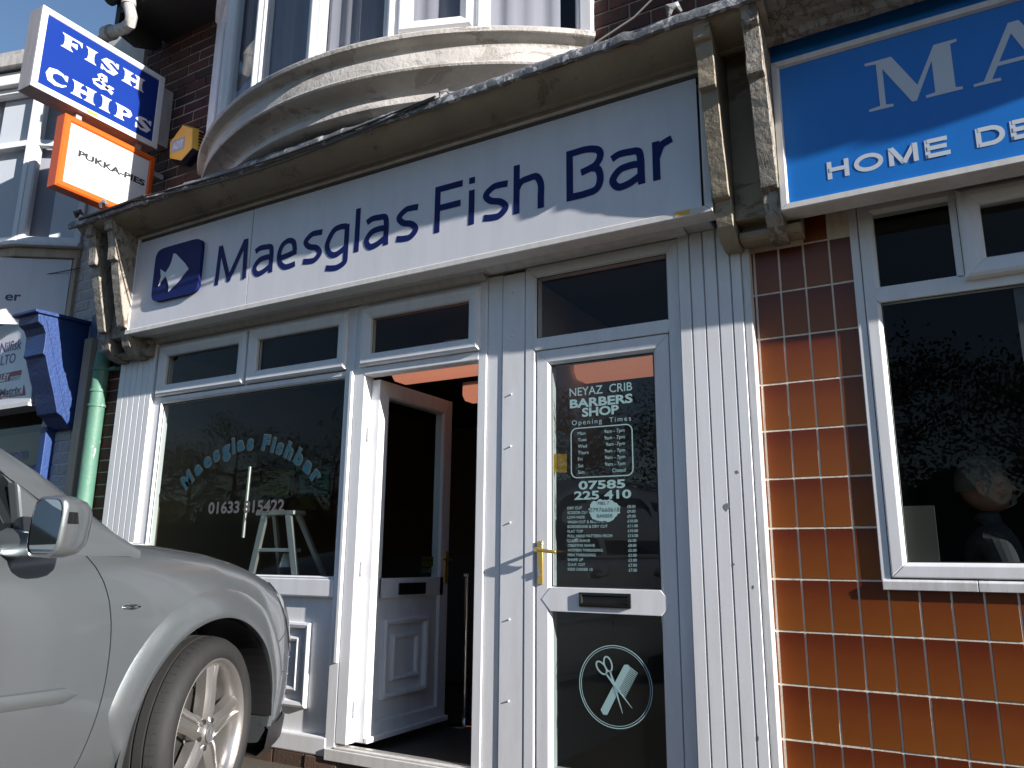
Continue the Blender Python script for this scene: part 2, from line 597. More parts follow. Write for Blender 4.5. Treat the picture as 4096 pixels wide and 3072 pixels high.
def text_into(mb, body, u, z, h, y, width=None, bold=0.0, plane='XZ', align='L', spacing=1.0, shear=0.0, mi=0, rot=0.0):
    """put text on plane y (XZ) or x (YZ); u,z = lower-left of its baseline; h = cap height"""
    v, f = text_geo(body, bold, spacing)
    if not v:
        return
    sc = h / capheight()
    x0 = min(p[0] for p in v)
    x1 = max(p[0] for p in v)
    sx = sc if width is None else width / (x1 - x0)
    w = (x1 - x0) * sx
    du = {'L': 0, 'C': -w / 2, 'R': -w}[align]
    c, s_ = math.cos(rot), math.sin(rot)
    vs = []
    for p in v:
        a = (p[0] - x0) * sx + du + shear * p[1] * sc
        b = p[1] * sc
        a, b = a * c - b * s_, a * s_ + b * c
        vs.append((u + a, y, z + b) if plane == 'XZ' else (y, u + a, z + b))
    mb.add(vs, f, mi)

# ------------------------------------------------------------------ ground
MB().box(-120, 120, -120, 60, -0.3, 0.0).build("ground", TARMAC, kind="structure")

# ------------------------------------------------------------------ frame profiles (inset, y)
def prof_frame(w, yf, yb, ch=0.012):
    """plain frame with a chamfered bead towards the glass"""
    return [(0, yb), (0, yf + 0.003), (0.003, yf), (w - ch, yf), (w, yf + ch), (w, yb)]
def prof_casement(w, yf, yb):
    """opening light with a round-shouldered front"""
    return [(0, yb), (0, yf + 0.016), (0.006, yf + 0.006), (0.018, yf), (0.034, yf + 0.001), (w - 0.008, yf + 0.012), (w, yf + 0.020), (w, yb)]

def pane(x0, x1, z0, z1, y, parent, m=GLASS, name="pane"):
    return MB().box(x0 - 0.006, x1 + 0.006, y, y + 0.006, z0 - 0.006, z1 + 0.006).build(name, m, parent)

def gasket(x0, x1, z0, z1, y, parent, w=0.006):
    return MB().frame(x0, x1, z0, z1, [(0, y), (0, y + 0.004), (w, y + 0.004), (w, y)]).build("gasket", GASKET, parent)

# ------------------------------------------------------------------ brickwork
def brick_mesh(name, L, D, H, m):
    mb = MB()
    mb.box(-L / 2, L / 2, 0, D, -H / 2, H / 2)
    me = mb.mesh(name, m)
    bm = bmesh.new()
    bm.from_mesh(me)
    es = [e for e in bm.edges if all(v.co.y < D * 0.5 for v in e.verts)]
    bmesh.ops.bevel(bm, geom=es, offset=0.004, segments=1, affect='EDGES')
    bm.to_mesh(me)
    bm.free()
    return me

def brickwork(wall, x0, x1, z0, z1, y, me, L=0.225, H=0.076, joint=0.010, phase=0.0, skip=None, jit=0.003):
    c = 0
    z = z0
    while z + H <= z1 + 0.02:
        x = x0 - (L + joint) * ((phase + 0.5 * (c % 2)) % 1.0)
        while x < x1:
            a, b = max(x, x0), min(x + L, x1)
            if b - a > 0.03 and not (skip and skip(0.5 * (a + b), z + H / 2, b - a)):
                o = inst("brick", me, ((a + b) / 2, y + rng.uniform(-jit, jit), z + H / 2 + rng.uniform(-0.0015, 0.0015)), wall,
                         scale=((b - a) / L, 1, rng.uniform(0.97, 1.02)), rot=(0, rng.uniform(-0.006, 0.006), rng.uniform(-0.006, 0.006)))
            x += L + joint
        z += H + joint
        c += 1

ME_BRICK = brick_mesh("brick", 0.225, 0.06, 0.076, BRICK)
ME_BRICKR = brick_mesh("brick", 0.225, 0.06, 0.076, BRICKR)
ME_BRICKW = brick_mesh("brick", 0.225, 0.06, 0.076, BRICKW)

# ================================================================== FISH BAR BUILDING
FB = thing("shop_building", (-3.0, 0.0, 0.0), "dark brick shop with curved bay window above a white shopfront and open door", "shop")

# --- upper brick wall, in two pieces either side of the bay, and the pier beside the green pipe
wl_ = MB().box(-5.44, -4.46, 0.007, 0.30, 3.30, 5.30).build("wall", MORTAR, FB)
brickwork(wl_, -5.43, -4.47, 3.47, 5.20, 0.0, ME_BRICK, phase=0.15)
wr_ = MB().box(-1.52, -0.56, 0.007, 0.30, 3.30, 5.30).build("wall", MORTAR, FB)
brickwork(wr_, -1.51, -0.57, 3.47, 4.60, 0.0, ME_BRICK, phase=0.4)
MB().box(-4.46, -1.52, 0.20, 0.30, 3.40, 3.84).box(-4.46, -1.52, 0.20, 0.30, 5.0, 5.30).build("lintel_wall", MORTAR, FB)
wp = MB().box(-5.48, -5.262, 0.006, 0.30, 0.02, 2.62).build("wall", MORTARW, FB)
brickwork(wp, -5.475, -5.266, 0.06, 2.58, 0.0, ME_BRICKR, L=0.225, phase=0.08)
for k in range(60):                                    # flecks of old white paint left on the pier
    pass

# --- roof edge
MB().prism([(-0.40, 5.15), (0.02, 5.15), (0.02, 5.18), (-0.38, 5.18), (-0.38, 5.34), (-0.40, 5.34)], -5.20, 1.2, 'x').build("eaves_board", SOOT, FB)
MB().prism([(-0.50, 5.32), (-0.48, 5.36), (3.0, 7.1), (3.0, 7.04)], -5.44, 1.2, 'x').build("roof", ROOFT, FB)
MB().tube([(-5.30, -0.44, 5.29), (1.2, -0.44, 5.29)], 0.055, 10).build("gutter", SOOT, FB, smooth=True)
MB().prism([(-0.40, 5.02), (-0.22, 4.99), (-0.03, 5.08), (-0.03, 5.34), (-0.40, 5.34)], -5.26, -5.205, 'x').build("bargeboard", SOOT, FB)
dp = MB().tube([(-5.02, -0.46, 5.30), (-5.004, -0.46, 5.106), (-4.950, -0.46, 4.985), (-4.965, -0.455, 4.935), (-5.05, -0.44, 4.940), (-5.40, -0.37, 5.065), (-5.47, -0.35, 5.060), (-5.56, -0.33, 4.98), (-5.60, -0.30, 4.80), (-5.60, -0.10, 4.60)],
               0.042, 14).build("downpipe", PIPEW, FB, smooth=True)
MB().tube([(-5.006, -0.46, 5.10), (-5.012, -0.46, 5.16)], 0.052, 14).build("collar", PIPEW, dp, smooth=True)
MB().tube([(-5.30, -0.39, 5.030), (-5.40, -0.37, 5.065)], 0.058, 14).build("collar", PIPEW, dp, smooth=True)

# --- bow bay window
BX, BR_, BP = -3.0, 2.30, 0.58
def bowp(x, sag=BP, half=1.52):
    """protrusion of the bow at x for a given middle protrusion"""
    Rr = (half * half + sag * sag) / (2 * sag)
    d = abs(x - BX)
    if d >= half: return 0.0
    return math.sqrt(max(0, Rr * Rr - d * d)) - (Rr - sag)
def bow_sweep(profile, half, sag, n=56):
    """profile: list of (out, z) offsets outward from the bow curve; swept round the bow"""
    mb = MB()
    Rr = (half * half + sag * sag) / (2 * sag)
    th = math.asin(half / Rr)
    cy = (Rr - sag)
    def fn(i, j):
        t = -th + 2 * th * i / (n - 1)
        o, z = profile[j]
        r = Rr + o
        return (BX + r * math.sin(t), -(r * math.cos(t) - cy), z)
    m = len(profile)
    mb.grid(fn, n, m)
    return mb
apron = [(0.060, 3.846), (0.066, 3.836), (0.062, 3.815), (0.050, 3.806), (0.022, 3.800), (0.004, 3.786), (-0.004, 3.768), (-0.002, 3.756), (0.014, 3.750), (0.018, 3.742), (0.018, 3.668),
         (0.030, 3.662), (0.034, 3.650), (0.028, 3.640), (0.000, 3.634), (-0.040, 3.622), (-0.078, 3.598), (-0.092, 3.570), (-0.090, 3.556), (-0.066, 3.550), (-0.060, 3.540), (-0.060, 3.508), (-0.070, 3.498), (-0.12, 3.486), (-0.30, 3.476)]
bay = bow_sweep([(-0.09, 3.856), (0.02, 3.856)] + apron, 1.53, 0.56).build("bay_window", BAYP, FB, smooth=35)
bow_sweep([(-0.62, 3.852), (-0.10, 3.852)], 1.53, 0.56).build("sill_board", UPVC, bay)
# facets: six lights
FX = [-4.47, -3.97, -3.49, -2.97, -2.45, -1.98, -1.50]
def fpt(x, z, inset=0.03):
    return Vector((x, -bowp(x, 0.56, 1.50) + inset * 0, z))
ZB, ZT = 3.857, 5.06
for k in range(6):
    a, b = fpt(FX[k], 0), fpt(FX[k + 1], 0)
    d = (b - a)
    w = d.length
    d.normalize()
    nrm = Vector((d.y, -d.x, 0))                      # outward
    if nrm.y > 0: nrm = -nrm
    def fn(x, y, z, a=a, d=d, nrm=nrm):
        p = a + d * x + nrm * (-y)
        return (p.x, p.y, z)
    cas = (k in (0, 4))
    fr = MB()
    fr.frame(0.004, w - 0.004, ZB, ZT, [(0, 0.055), (0, -0.004), (0.004, -0.008), (0.040, -0.008), (0.050, 0.004), (0.050, 0.055)], fn=fn)
    o = fr.build("window", UPVC, bay, label="opening light of the bay" if cas else None)
    g0 = 0.050
    if cas:
        MB().frame(0.044, w - 0.044, ZB + 0.040, ZT - 0.040, [(0, 0.03), (0, -0.018), (0.010, -0.030), (0.030, -0.032), (0.062, -0.016), (0.070, -0.006), (0.070, 0.03)], fn=fn).build("casement", UPVC, bay)
        g0 = 0.112
    mb = MB()
    v = [fn(g0 - 0.01, 0.02, ZB + g0 - 0.01), fn(w - g0 + 0.01, 0.02, ZB + g0 - 0.01), fn(w - g0 + 0.01, 0.02, ZT - g0), fn(g0 - 0.01, 0.02, ZT - g0)]
    v += [fn(p[0], p[1], p[2]) for p in ((g0 - 0.01, 0.025, ZB + g0 - 0.01), (w - g0 + 0.01, 0.025, ZB + g0 - 0.01), (w - g0 + 0.01, 0.025, ZT - g0), (g0 - 0.01, 0.025, ZT - g0))]
    mb.add(v, [(0, 1, 2, 3), (7, 6, 5, 4), (0, 4, 5, 1), (1, 5, 6, 2), (2, 6, 7, 3), (3, 7, 4, 0)])
    mb.build("pane", GLASSUP, bay)
    # corner post between the lights, a few mm proud
    if k:
        MB().tube([(a.x, a.y - 0.006, ZB), (a.x, a.y - 0.006, ZT)], 0.021, 10).build("corner_post", UPVC, bay, smooth=True)
# jambs where the bay meets the wall
MB().box(-4.53, -4.465, -0.045, 0.03, 3.85, 5.12).build("jamb", UPVC, bay, 0.004)
MB().box(-1.52, -1.455, -0.045, 0.03, 3.85, 5.12).build("jamb", UPVC, bay, 0.004)
bow_sweep([(-0.3, 5.055), (0.02, 5.055), (0.05, 5.08), (0.05, 5.14), (-0.3, 5.14)], 1.53, 0.56).build("bay_head", UPVC, bay)
# net curtains hanging a little behind the panes
cur = MB()
def curt(i, j):
    t = i / 119
    x = -4.36 + 2.72 * t
    p = bowp(x, 0.56, 1.50) - 0.075 + 0.010 * math.sin(i * 1.4) + 0.008 * math.sin(i * 0.53)
    return (x, -p, 3.88 + 1.16 * j)
cur.grid(curt, 120, 2)
cur.build("net_curtain", CURTAIN, bay, smooth=True)
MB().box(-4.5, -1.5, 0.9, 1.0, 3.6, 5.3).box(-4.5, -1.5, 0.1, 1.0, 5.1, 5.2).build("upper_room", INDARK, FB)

# --- cornice over the fascia: cove board, lead lip, board coloured dark for the shade above the sign
cove = [(-0.445, 3.392), (-0.43, 3.378), (-0.40, 3.360), (-0.36, 3.345), (-0.31, 3.334), (-0.275, 3.328), (-0.272, 3.322), (-0.255, 3.318), (-0.255, 3.345), (-0.02, 3.40), (-0.02, 3.452), (-0.40, 3.436), (-0.445, 3.420)]
cor = MB()
nx = 90
xs = np.linspace(-5.30, -0.50, nx)
def corf(i, j):
    p = cove[j % len(cove)]
    w = 0.004 * math.sin(i * 0.9) + 0.003 * math.sin(i * 2.3 + 1)
    return (xs[i], p[0] + w, p[1] + 0.5 * w)
cor.grid(corf, nx, len(cove) + 1)
cornice = cor.build("cornice", CREAM, FB, smooth=30)
lip = MB()
lp = [(-0.452, 3.388), (-0.468, 3.394), (-0.472, 3.420), (-0.458, 3.446), (-0.42, 3.456), (-0.02, 3.474), (-0.02, 3.462), (-0.42, 3.442), (-0.448, 3.424)]
nx2 = 150
xs2 = np.linspace(-5.36, -0.38, nx2)
rl = random.Random(3)
jj = [rl.uniform(-0.007, 0.007) for _ in range(nx2)]
jj = [0.25 * jj[max(0, i - 1)] + 0.5 * jj[i] + 0.25 * jj[min(nx2 - 1, i + 1)] for i in range(nx2)]
def lipf(i, j):
    p = lp[j % len(lp)]
    k = 1.0 if p[0] < -0.3 else 0.0
    return (xs2[i], p[0] + jj[i] * k * 1.3, p[1] + jj[(i * 3) % nx2] * k)
lip.grid(lipf, nx2, len(lp) + 1)
lip.build("lead_flashing", LEAD, cornice, smooth=50)
rf = MB()
for (x, z, s) in ((-5.30, 3.475, 0.030), (-5.02, 3.49, 0.026), (-0.905, 3.465, 0.030), (-2.13, 3.436, 0.016)):
    pts = [(x, -0.455, z - 0.01), (x + 0.01, -0.47, z + 0.02), (x + 0.04, -0.46, z + 0.03), (x + 0.055, -0.44, z + 0.005)]
    MB().tube(pts, [s * 0.3, s * 0.8, s * 0.6, s * 0.2], 6).build("flashing_fold", LEAD, cornice, smooth=True)
MB().box(-4.90, -0.81, -0.205, -0.15, 3.288, 3.37).build("recess_shade", HEADSHADE, FB)  # dark board added where the sign's top rail lies in shade

# --- console brackets, in pairs with a board between
BPROF = [(-0.02, 3.40), (-0.448, 3.40), (-0.448, 3.385), (-0.436, 3.380), (-0.434, 3.322), (-0.428, 3.312), (-0.408, 3.308), (-0.402, 3.28), (-0.396, 3.25), (-0.386, 3.20), (-0.384, 3.125), (-0.380, 3.108),
         (-0.350, 3.100), (-0.345, 3.05), (-0.318, 2.93), (-0.280, 2.78), (-0.252, 2.665), (-0.246, 2.648), (-0.215, 2.640), (-0.214, 2.59), (-0.195, 2.53), (-0.15, 2.48), (-0.09, 2.462), (-0.02, 2.462)]
def bracket(x0, x1, m, label=None):
    mb = MB()
    nseg = 5
    rb = random.Random(int(abs(x0) * 100))
    P = []
    for i in range(len(BPROF)):                       # subdivide the profile so the old edges can be uneven
        a, b = BPROF[i], BPROF[(i + 1) % len(BPROF)]
        L = math.hypot(a[0] - b[0], a[1] - b[1])
        n = max(1, int(L / 0.03)) if a[0] < -0.05 or b[0] < -0.05 else 1
        for k in range(n):
            P.append((a[0] + (b[0] - a[0]) * k / n, a[1] + (b[1] - a[1]) * k / n))
    n = len(P)
    for side, x in ((0, x0), (1, x1)):
        mb.v += [(x + rb.uniform(-0.0014, 0.0014), p[0] + (rb.uniform(-0.0014, 0.0014) if p[0] < -0.05 else 0), p[1]) for p in P]
    mb.f += [list(range(n)), list(range(2 * n - 1, n - 1, -1))] + [[i, (i + 1) % n, (i + 1) % n + n, i + n] for i in range(n)]
    mb.mi += [0] * len(mb.f)
    return mb.build("bracket", m, FB, 0.003, label=label, seg=1)
bracket(-0.806, -0.733, CREAM)
bracket(-0.600, -0.530, CREAMP, "bracket with flaking paint showing red beneath")
bracket(-5.205, -5.125, CREAMP)
bracket(-4.985, -4.900, CREAMP)
MB().box(-0.733, -0.600, -0.16, 0.02, 2.56, 3.42).build("console_board", CREAM, FB, 0.003)
MB().box(-5.125, -4.985, -0.20, 0.02, 2.60, 3.42).build("console_board", CREAMP, FB, 0.003)
def moulded_foot(x0, x1, m):
    MB().prism([(-0.01, 2.598), (-0.10, 2.598), (-0.10, 2.57), (-0.07, 2.555), (-0.085, 2.53), (-0.125, 2.515), (-0.125, 2.49), (-0.10, 2.478), (-0.01, 2.478)], x0, x1, 'x').build("console_foot", m, FB, 0.004)
moulded_foot(-0.730, -0.47, CREAM)
moulded_foot(-5.211, -4.84, CREAMP)

# --- soffit behind the fascia and head of the frames
MB().box(-4.96, -0.86, -0.118, 0.02, 2.603, 2.625).build("soffit", SOFFIT, FB)
MB().prism([(-0.118, 2.603), (-0.095, 2.590), (-0.055, 2.585), (-0.05, 2.603)], -2.05, -0.98, 'x').build("soffit_strip", SOFFIT, FB)
MB().prism([(-0.06, 2.603), (-0.045, 2.575), (-0.022, 2.568), (-0.022, 2.603)], -4.85, -2.098, 'x').build("soffit_strip", SOFFIT, FB)
MB().box(-5.25, -0.75, 0.10, 0.30, 2.605, 3.45).build("lintel", INDARK, FB)

# --- pilasters of grooved white boards
def pilaster(edges, yf, z0, z1, ret_right=None):
    par = MB().box(edges[0], edges[-1], yf + 0.020, yf + 0.09, z0, z1).build("pilaster", UPVC_D, FB)
    for a, b in zip(edges[:-1], edges[1:]):
        g = 0.0055
        MB().prism([(a + 0.001, yf + 0.019), (a + 0.001, yf + 0.012), (a + g * 0.6, yf), (b - g, yf), (b - 0.0015, yf + 0.013), (b - 0.0015, yf + 0.019)], z0, z1, 'z').build("slat", UPVC, par)
    return par
pilaster([-5.215, -5.146, -5.081, -5.016, -4.952, -4.890, -4.832], -0.035, 0.03, 2.60)
MB().box(-5.262, -5.217, -0.005, 0.05, 0.03, 2.60).build('edge_trim', UPVC_D, FB, 0.003)
pilaster([-1.040, -0.982, -0.919, -0.858, -0.797, -0.748], -0.030, 0.02, 2.60)
MB().box(-0.7475, -0.712, -0.026, 0.05, 0.02, 2.55).build("corner_trim", UPVC_D, FB, 0.006)
CHIP = mat('chip_grey', (0.22, 0.215, 0.22), 0.8)
dm = MB()                                              # chips and holes in the right pilaster
for (x, z, w, h) in ((-0.868, 1.33, 0.013, 0.040), (-0.815, 1.475, 0.009, 0.018), (-0.850, 1.09, 0.005, 0.012), (-0.775, 1.00, 0.004, 0.016), (-0.79, 0.42, 0.003, 0.022)):
    pts = [(x + w * math.cos(t) * rng.uniform(0.5, 1), z + h * 0.5 * math.sin(t) * rng.uniform(0.6, 1)) for t in np.linspace(0, 6.28, 9)[:-1]]
    MB().prism(pts, -0.0312, -0.0300, 'y').build("chip", CHIP, FB)

# --- shop window with three top-hung lights
wf = MB()
wf.box(-4.866, -4.750, -0.006, 0.06, 0.17, 2.60)                # left post
wf.box(-3.082 + 0.010, -3.003, -0.012, 0.06, 0.08, 2.568)       # right post
wf.box(-4.750, -3.072, -0.004, 0.06, 2.546, 2.60)
wf.box(-3.922, -3.905, -0.010, 0.06, 2.18, 2.546)
winfr = wf.build("window_frame", UPVC, FB, 0.004)
MB().prism([(-4.752, 2.180), (-4.752, 2.146), (-3.07, 2.146), (-3.07, 2.180)], -0.014, 0.05, 'y').build("transom_rail", UPVC, winfr, 0.006)
MB().frame(-4.750, -3.072, 0.990, 2.146, [(0, 0.04), (0, -0.010), (0.004, -0.010), (0.011, 0.004), (0.011, 0.04)]).build("glazing_bead", UPVC, winfr)
pane(-4.738, -3.084, 1.000, 2.134, 0.012, winfr)
gasket(-4.740, -3.082, 0.999, 2.136, 0.006, winfr)
for x0, x1 in ((-4.798, -3.924), (-3.903, -3.064)):
    c = MB().frame(x0, x1, 2.186, 2.546, prof_casement(0.078, -0.040, 0.02)).build("casement", UPVC, FB, label="top-hung opening light above the shop window")
    pane(x0 + 0.078, x1 - 0.078, 2.264, 2.468, 0.004, c)
    gasket(x0 + 0.074, x1 - 0.074, 2.260, 2.472, -0.002, c)
# stall riser under the window
st = MB()
st.box(-4.752, -3.072, -0.012, 0.05, 0.885, 0.990)
st.box(-4.752, -3.060, -0.016, 0.05, 0.070, 0.168)
riser = st.build("stall_riser", UPVC, FB, 0.010)
MB().box(-4.75, -3.082, 0.022, 0.05, 0.16, 0.89).build("riser_panel", UPVC, riser)
def raised_panel(fn, u0, u1, z0, z1, y, parent, steps):
    mb = MB()
    mb.frame(u0, u1, z0, z1, [(0, y), (0.003, y - 0.022), (0.014, y - 0.026), (0.030, y - 0.022), (0.034, y - 0.008), (0.040, y)], fn=fn)
    mb.frame(u0 + steps, u1 - steps, z0 + steps, z1 - steps, [(0, y), (0.004, y - 0.012), (0.014, y - 0.018), (0.026, y - 0.014), (0.032, y)], fn=fn)
    return mb.build("moulding", UPVC, parent)
idf = lambda x, y, z: (x, y, z)
raised_panel(idf, -4.58, -3.243, 0.292, 0.745, 0.022, riser, 0.078)
# brick course under the front
bc = MB().box(-5.25, -1.06, -0.004, 0.2, -0.02, 0.066).build("plinth", MORTARW, FB)
brickwork(bc, -5.25, -1.08, 0.004, 0.07, -0.014, brick_mesh('brick', 0.225, 0.06, 0.076, brick_mat('dirty_brick', [(0, (0.10, 0.065, 0.045)), (1, (0.15, 0.085, 0.06))])), H=0.055, jit=0.004, phase=0.3)

# --- doorway of the fish bar with light above
df = MB()
df.box(-3.001, -2.925, -0.012, 0.07, 0.145, 2.60)
df.box(-2.150, -2.098, -0.012, 0.07, 0.130, 2.60)
df.box(-2.925, -2.150, -0.006, 0.06, 2.546, 2.60)
doorfr = df.build("door_frame", UPVC, FB, 0.004)
MB().prism([(-2.930, 2.184), (-2.930, 2.134), (-2.145, 2.134), (-2.145, 2.184)], -0.014, 0.06, 'y').build("transom_rail", UPVC, doorfr, 0.006)
c3 = MB().frame(-2.962, -2.136, 2.186, 2.548, prof_casement(0.074, -0.040, 0.02)).build("casement", UPVC, FB, label="top-hung opening light above the open door")
pane(-2.888, -2.210, 2.260, 2.474, 0.004, c3)
gasket(-2.892, -2.206, 2.256, 2.478, -0.002, c3)
# vertical trim strip on the mullion
MB().prism([(-3.036, -0.012), (-3.030, -0.024), (-3.012, -0.024), (-3.006, -0.012)], 0.55, 2.17, 'z').build("cover_strip", UPVC, doorfr)
th = MB()
th.box(-3.06, -2.10, -0.028, 0.09, 0.060, 0.118)
th.box(-3.00, -2.12, -0.020, 0.05, 0.118, 0.130)
th.build("threshold", TRIMW, FB, 0.004)
MB().box(-3.0, -2.1, 0.0, 0.03, 0.13, 0.136).build("doormat_bar", ALU, FB)

# --- the open door, swung right in; its outer face looks along +X
XD = -2.860
def dfn(u, y, z):                                    # u along the leaf from hinge, y = depth (0 = outer face)
    return (XD - y, 0.053 + u, z)
dl = MB()
Wd, Z0, Z1 = 0.748, 0.150, 2.118
dl.frame(0, Wd, Z0, Z1, [(0, 0.062), (0, 0.002), (0.002, 0), (0.085, 0), (0.095, 0.010), (0.095, 0.062)], fn=dfn)
k = MB()
k.v = []
dl.add([dfn(u, y, z) for u in (0.072, Wd - 0.052) for y in (0.0, 0.06) for z in (0.884, 0.992)],
       [(0, 1, 3, 2), (4, 6, 7, 5), (0, 4, 5, 1), (2, 3, 7, 6), (0, 2, 6, 4), (1, 5, 7, 3)])
door = dl.build("door", UPVC, FB, label="white door standing open into the shop")
g = MB()
g.add([dfn(u, y, z) for u in (0.07, Wd - 0.05) for y in (0.012, 0.018) for z in (0.985, 2.03)], [(0, 1, 3, 2), (4, 6, 7, 5), (0, 4, 5, 1), (2, 3, 7, 6), (0, 2, 6, 4), (1, 5, 7, 3)])
g.build("pane", GLASS, door)
pn = MB()
pn.add([dfn(u, y, z) for u in (0.07, Wd - 0.05) for y in (0.016, 0.05) for z in (0.225, 0.89)], [(0, 1, 3, 2), (4, 6, 7, 5), (0, 4, 5, 1), (2, 3, 7, 6), (0, 2, 6, 4), (1, 5, 7, 3)])
pn.build("door_panel", UPVC, door)
raised_panel(dfn, 0.132, 0.555, 0.345, 0.770, 0.016, door, 0.085)
lb = MB()
lb.add([dfn(u, y, z) for u in (0.245, 0.502) for y in (-0.010, 0.01) for z in (0.898, 0.964)], [(0, 1, 3, 2), (4, 6, 7, 5), (0, 4, 5, 1), (2, 3, 7, 6), (0, 2, 6, 4), (1, 5, 7, 3)])
lb.build("letterbox", BLACKG, door, 0.003)
wb = MB()
wb.add([dfn(u, y, z) for u in (-0.002, Wd + 0.006) for y in (-0.024, 0.0) for z in (0.148, 0.178)], [(0, 1, 3, 2), (4, 6, 7, 5), (0, 4, 5, 1), (2, 3, 7, 6), (0, 2, 6, 4), (1, 5, 7, 3)])
wb.build("weather_bar", UPVC, door, 0.006)
hd = MB()
hd.add([dfn(u, y, z) for u in (0.700, 0.728) for y in (-0.010, 0.0) for z in (0.955, 1.150)], [(0, 1, 3, 2), (4, 6, 7, 5), (0, 4, 5, 1), (2, 3, 7, 6), (0, 2, 6, 4), (1, 5, 7, 3)])
hd.tube([dfn(0.715, -0.008, 1.10), dfn(0.715, -0.045, 1.10), dfn(0.70, -0.052, 1.10), dfn(0.60, -0.052, 1.10)], 0.008, 8)
hd.build("handle", BRASS, door, 0.002)
stk = MB()
stk.add([dfn(u, 0.020, z) for u, z in ((0.49, 1.055), (0.61, 1.055), (0.61, 1.115), (0.49, 1.115))], [(0, 1, 2, 3)], 0)
text_into(stk, "SHOW", 0.053 + 0.50, 1.085, 0.018, XD - 0.0185, width=0.10, bold=0.02, plane='YZ', mi=1)
text_into(stk, "211-011", 0.053 + 0.49, 1.02, 0.026, XD - 0.0185, width=0.125, bold=0.02, plane='YZ', mi=2)
stk.build("sticker", [MENUY, BLACKT, VINYL], door, fix=False)
hg = MB()
for z in (0.32, 1.05, 1.80):
    hg.tube([(-2.905, 0.03, z - 0.04), (-2.905, 0.03, z + 0.04)], 0.010, 8)
hg.build("hinge", UPVC, door, smooth=True)
MB().box(-2.918, -2.905, 0.055, 0.062, 0.15, 2.12).build("door_seal", GASKET, doorfr)

# --- blank boards between the two doors
MB().box(-2.096, -2.007, -0.004, 0.05, 0.06, 2.592).build("infill_board", UPVC, FB, 0.004)
ib = MB().box(-2.003, -1.869, -0.010, 0.05, 0.06, 2.584).build("infill_board", UPVC, FB, 0.005)
sc = MB()
for z in (0.45, 0.82, 1.28, 1.66, 1.93, 2.24, 2.48):
    sc.tube([(-1.945, -0.009, z), (-1.945, -0.017, z)], [0.0045, 0.003], 6)
sc.build("screw_cap", UPVC, ib, smooth=True)

# --- barber's door, closed
bf = MB()
bf.frame(-1.866, -1.043, 0.09, 2.600, [(0, 0.06), (0, -0.008), (0.003, -0.012), (0.054, -0.012), (0.062, 0.002), (0.062, 0.06)])
bf.prism([(-1.806, 2.206), (-1.826, 2.173), (-1.806, 2.142), (-1.104, 2.142), (-1.084, 2.173), (-1.104, 2.206)], -0.0135, 0.05, 'y')
barfr = bf.build("door_frame", UPVC, FB, 0.0025, label="white frame of the closed barber door")
pane(-1.803, -1.107, 2.210, 2.540, 0.008, barfr, GLASSUP)
gasket(-1.806, -1.104, 2.207, 2.541, 0.002, barfr)
bd = MB()
bd.frame(-1.800, -1.106, 0.105, 2.138, [(0, 0.055), (0, -0.004), (0.002, -0.008), (0.062, -0.008), (0.078, 0.006), (0.078, 0.055)])
bd.prism([(-1.724, 0.976), (-1.772, 0.921), (-1.724, 0.866), (-1.182, 0.866), (-1.134, 0.921), (-1.182, 0.976)], -0.0095, 0.05, 'y')
bdoor = bd.build("door", UPVC, FB, 0.002, label="closed white barber door with lettered glass")
pane(-1.724, -1.182, 0.978, 2.062, 0.012, bdoor, GLASSB)
pane(-1.724, -1.182, 0.180, 0.866, 0.012, bdoor, GLASSB)
gasket(-1.722, -1.184, 0.979, 2.060, 0.004, bdoor, 0.004)
lx = MB()
lx.frame(-1.572, -1.320, 0.893, 0.957, [(0, -0.009), (0, -0.020), (0.012, -0.022), (0.018, -0.014), (0.018, -0.009)])
lx.box(-1.556, -1.336, -0.013, -0.009, 0.909, 0.941)
lx.build("letterbox", BLACKG, bdoor, 0.001)
hb = MB()
hb.box(-1.790, -1.762, -0.017, -0.008, 0.988, 1.190)
hb.tube([(-1.778, -0.012, 1.148), (-1.778, -0.050, 1.148)], 0.009, 10)
hb.tube([(-1.787, -0.052, 1.149), (-1.765, -0.054, 1.148), (-1.700, -0.054, 1.140), (-1.672, -0.052, 1.138)], [0.010, 0.010, 0.0095, 0.0095], 10)
hb.build("handle", BRASS, bdoor, 0.002, smooth=40)
kc = MB()
kc.tube([(-1.776, -0.016, 1.052), (-1.776, -0.026, 1.052)], 0.0085, 12)
kc.box(-1.780, -1.772, -0.025, -0.016, 1.026, 1.052)
kc.build("lock_cylinder", CHROME, bdoor)
# lettering on the upper pane (vinyl on the inside of the glass face)
lt = MB()
YL = 0.0105
text_into(lt, "NEYAZ  CRIB", -1.625, 1.890, 0.040, YL, width=0.328, bold=0.006)
text_into(lt, "BARBERS", -1.624, 1.832, 0.040, YL, width=0.328, bold=0.035)
text_into(lt, "SHOP", -1.559, 1.784, 0.040, YL, width=0.192, bold=0.035)
text_into(lt, "Opening  Times", -1.614, 1.745, 0.023, YL, width=0.308, spacing=1.3)
def rrect(x0, x1, z0, z1, r):
    return arc(x1 - r, z1 - r, r, r, 0, 90, 5) + arc(x0 + r, z1 - r, r, r, 90, 180, 5) + arc(x0 + r, z0 + r, r, r, 180, 270, 5) + arc(x1 - r, z0 + r, r, r, 270, 360, 5)
pp = rrect(-1.619, -1.303, 1.488, 1.728, 0.03)
lt.ribbon(pp + [pp[0]], 0.0055, YL, depth=0.0004)
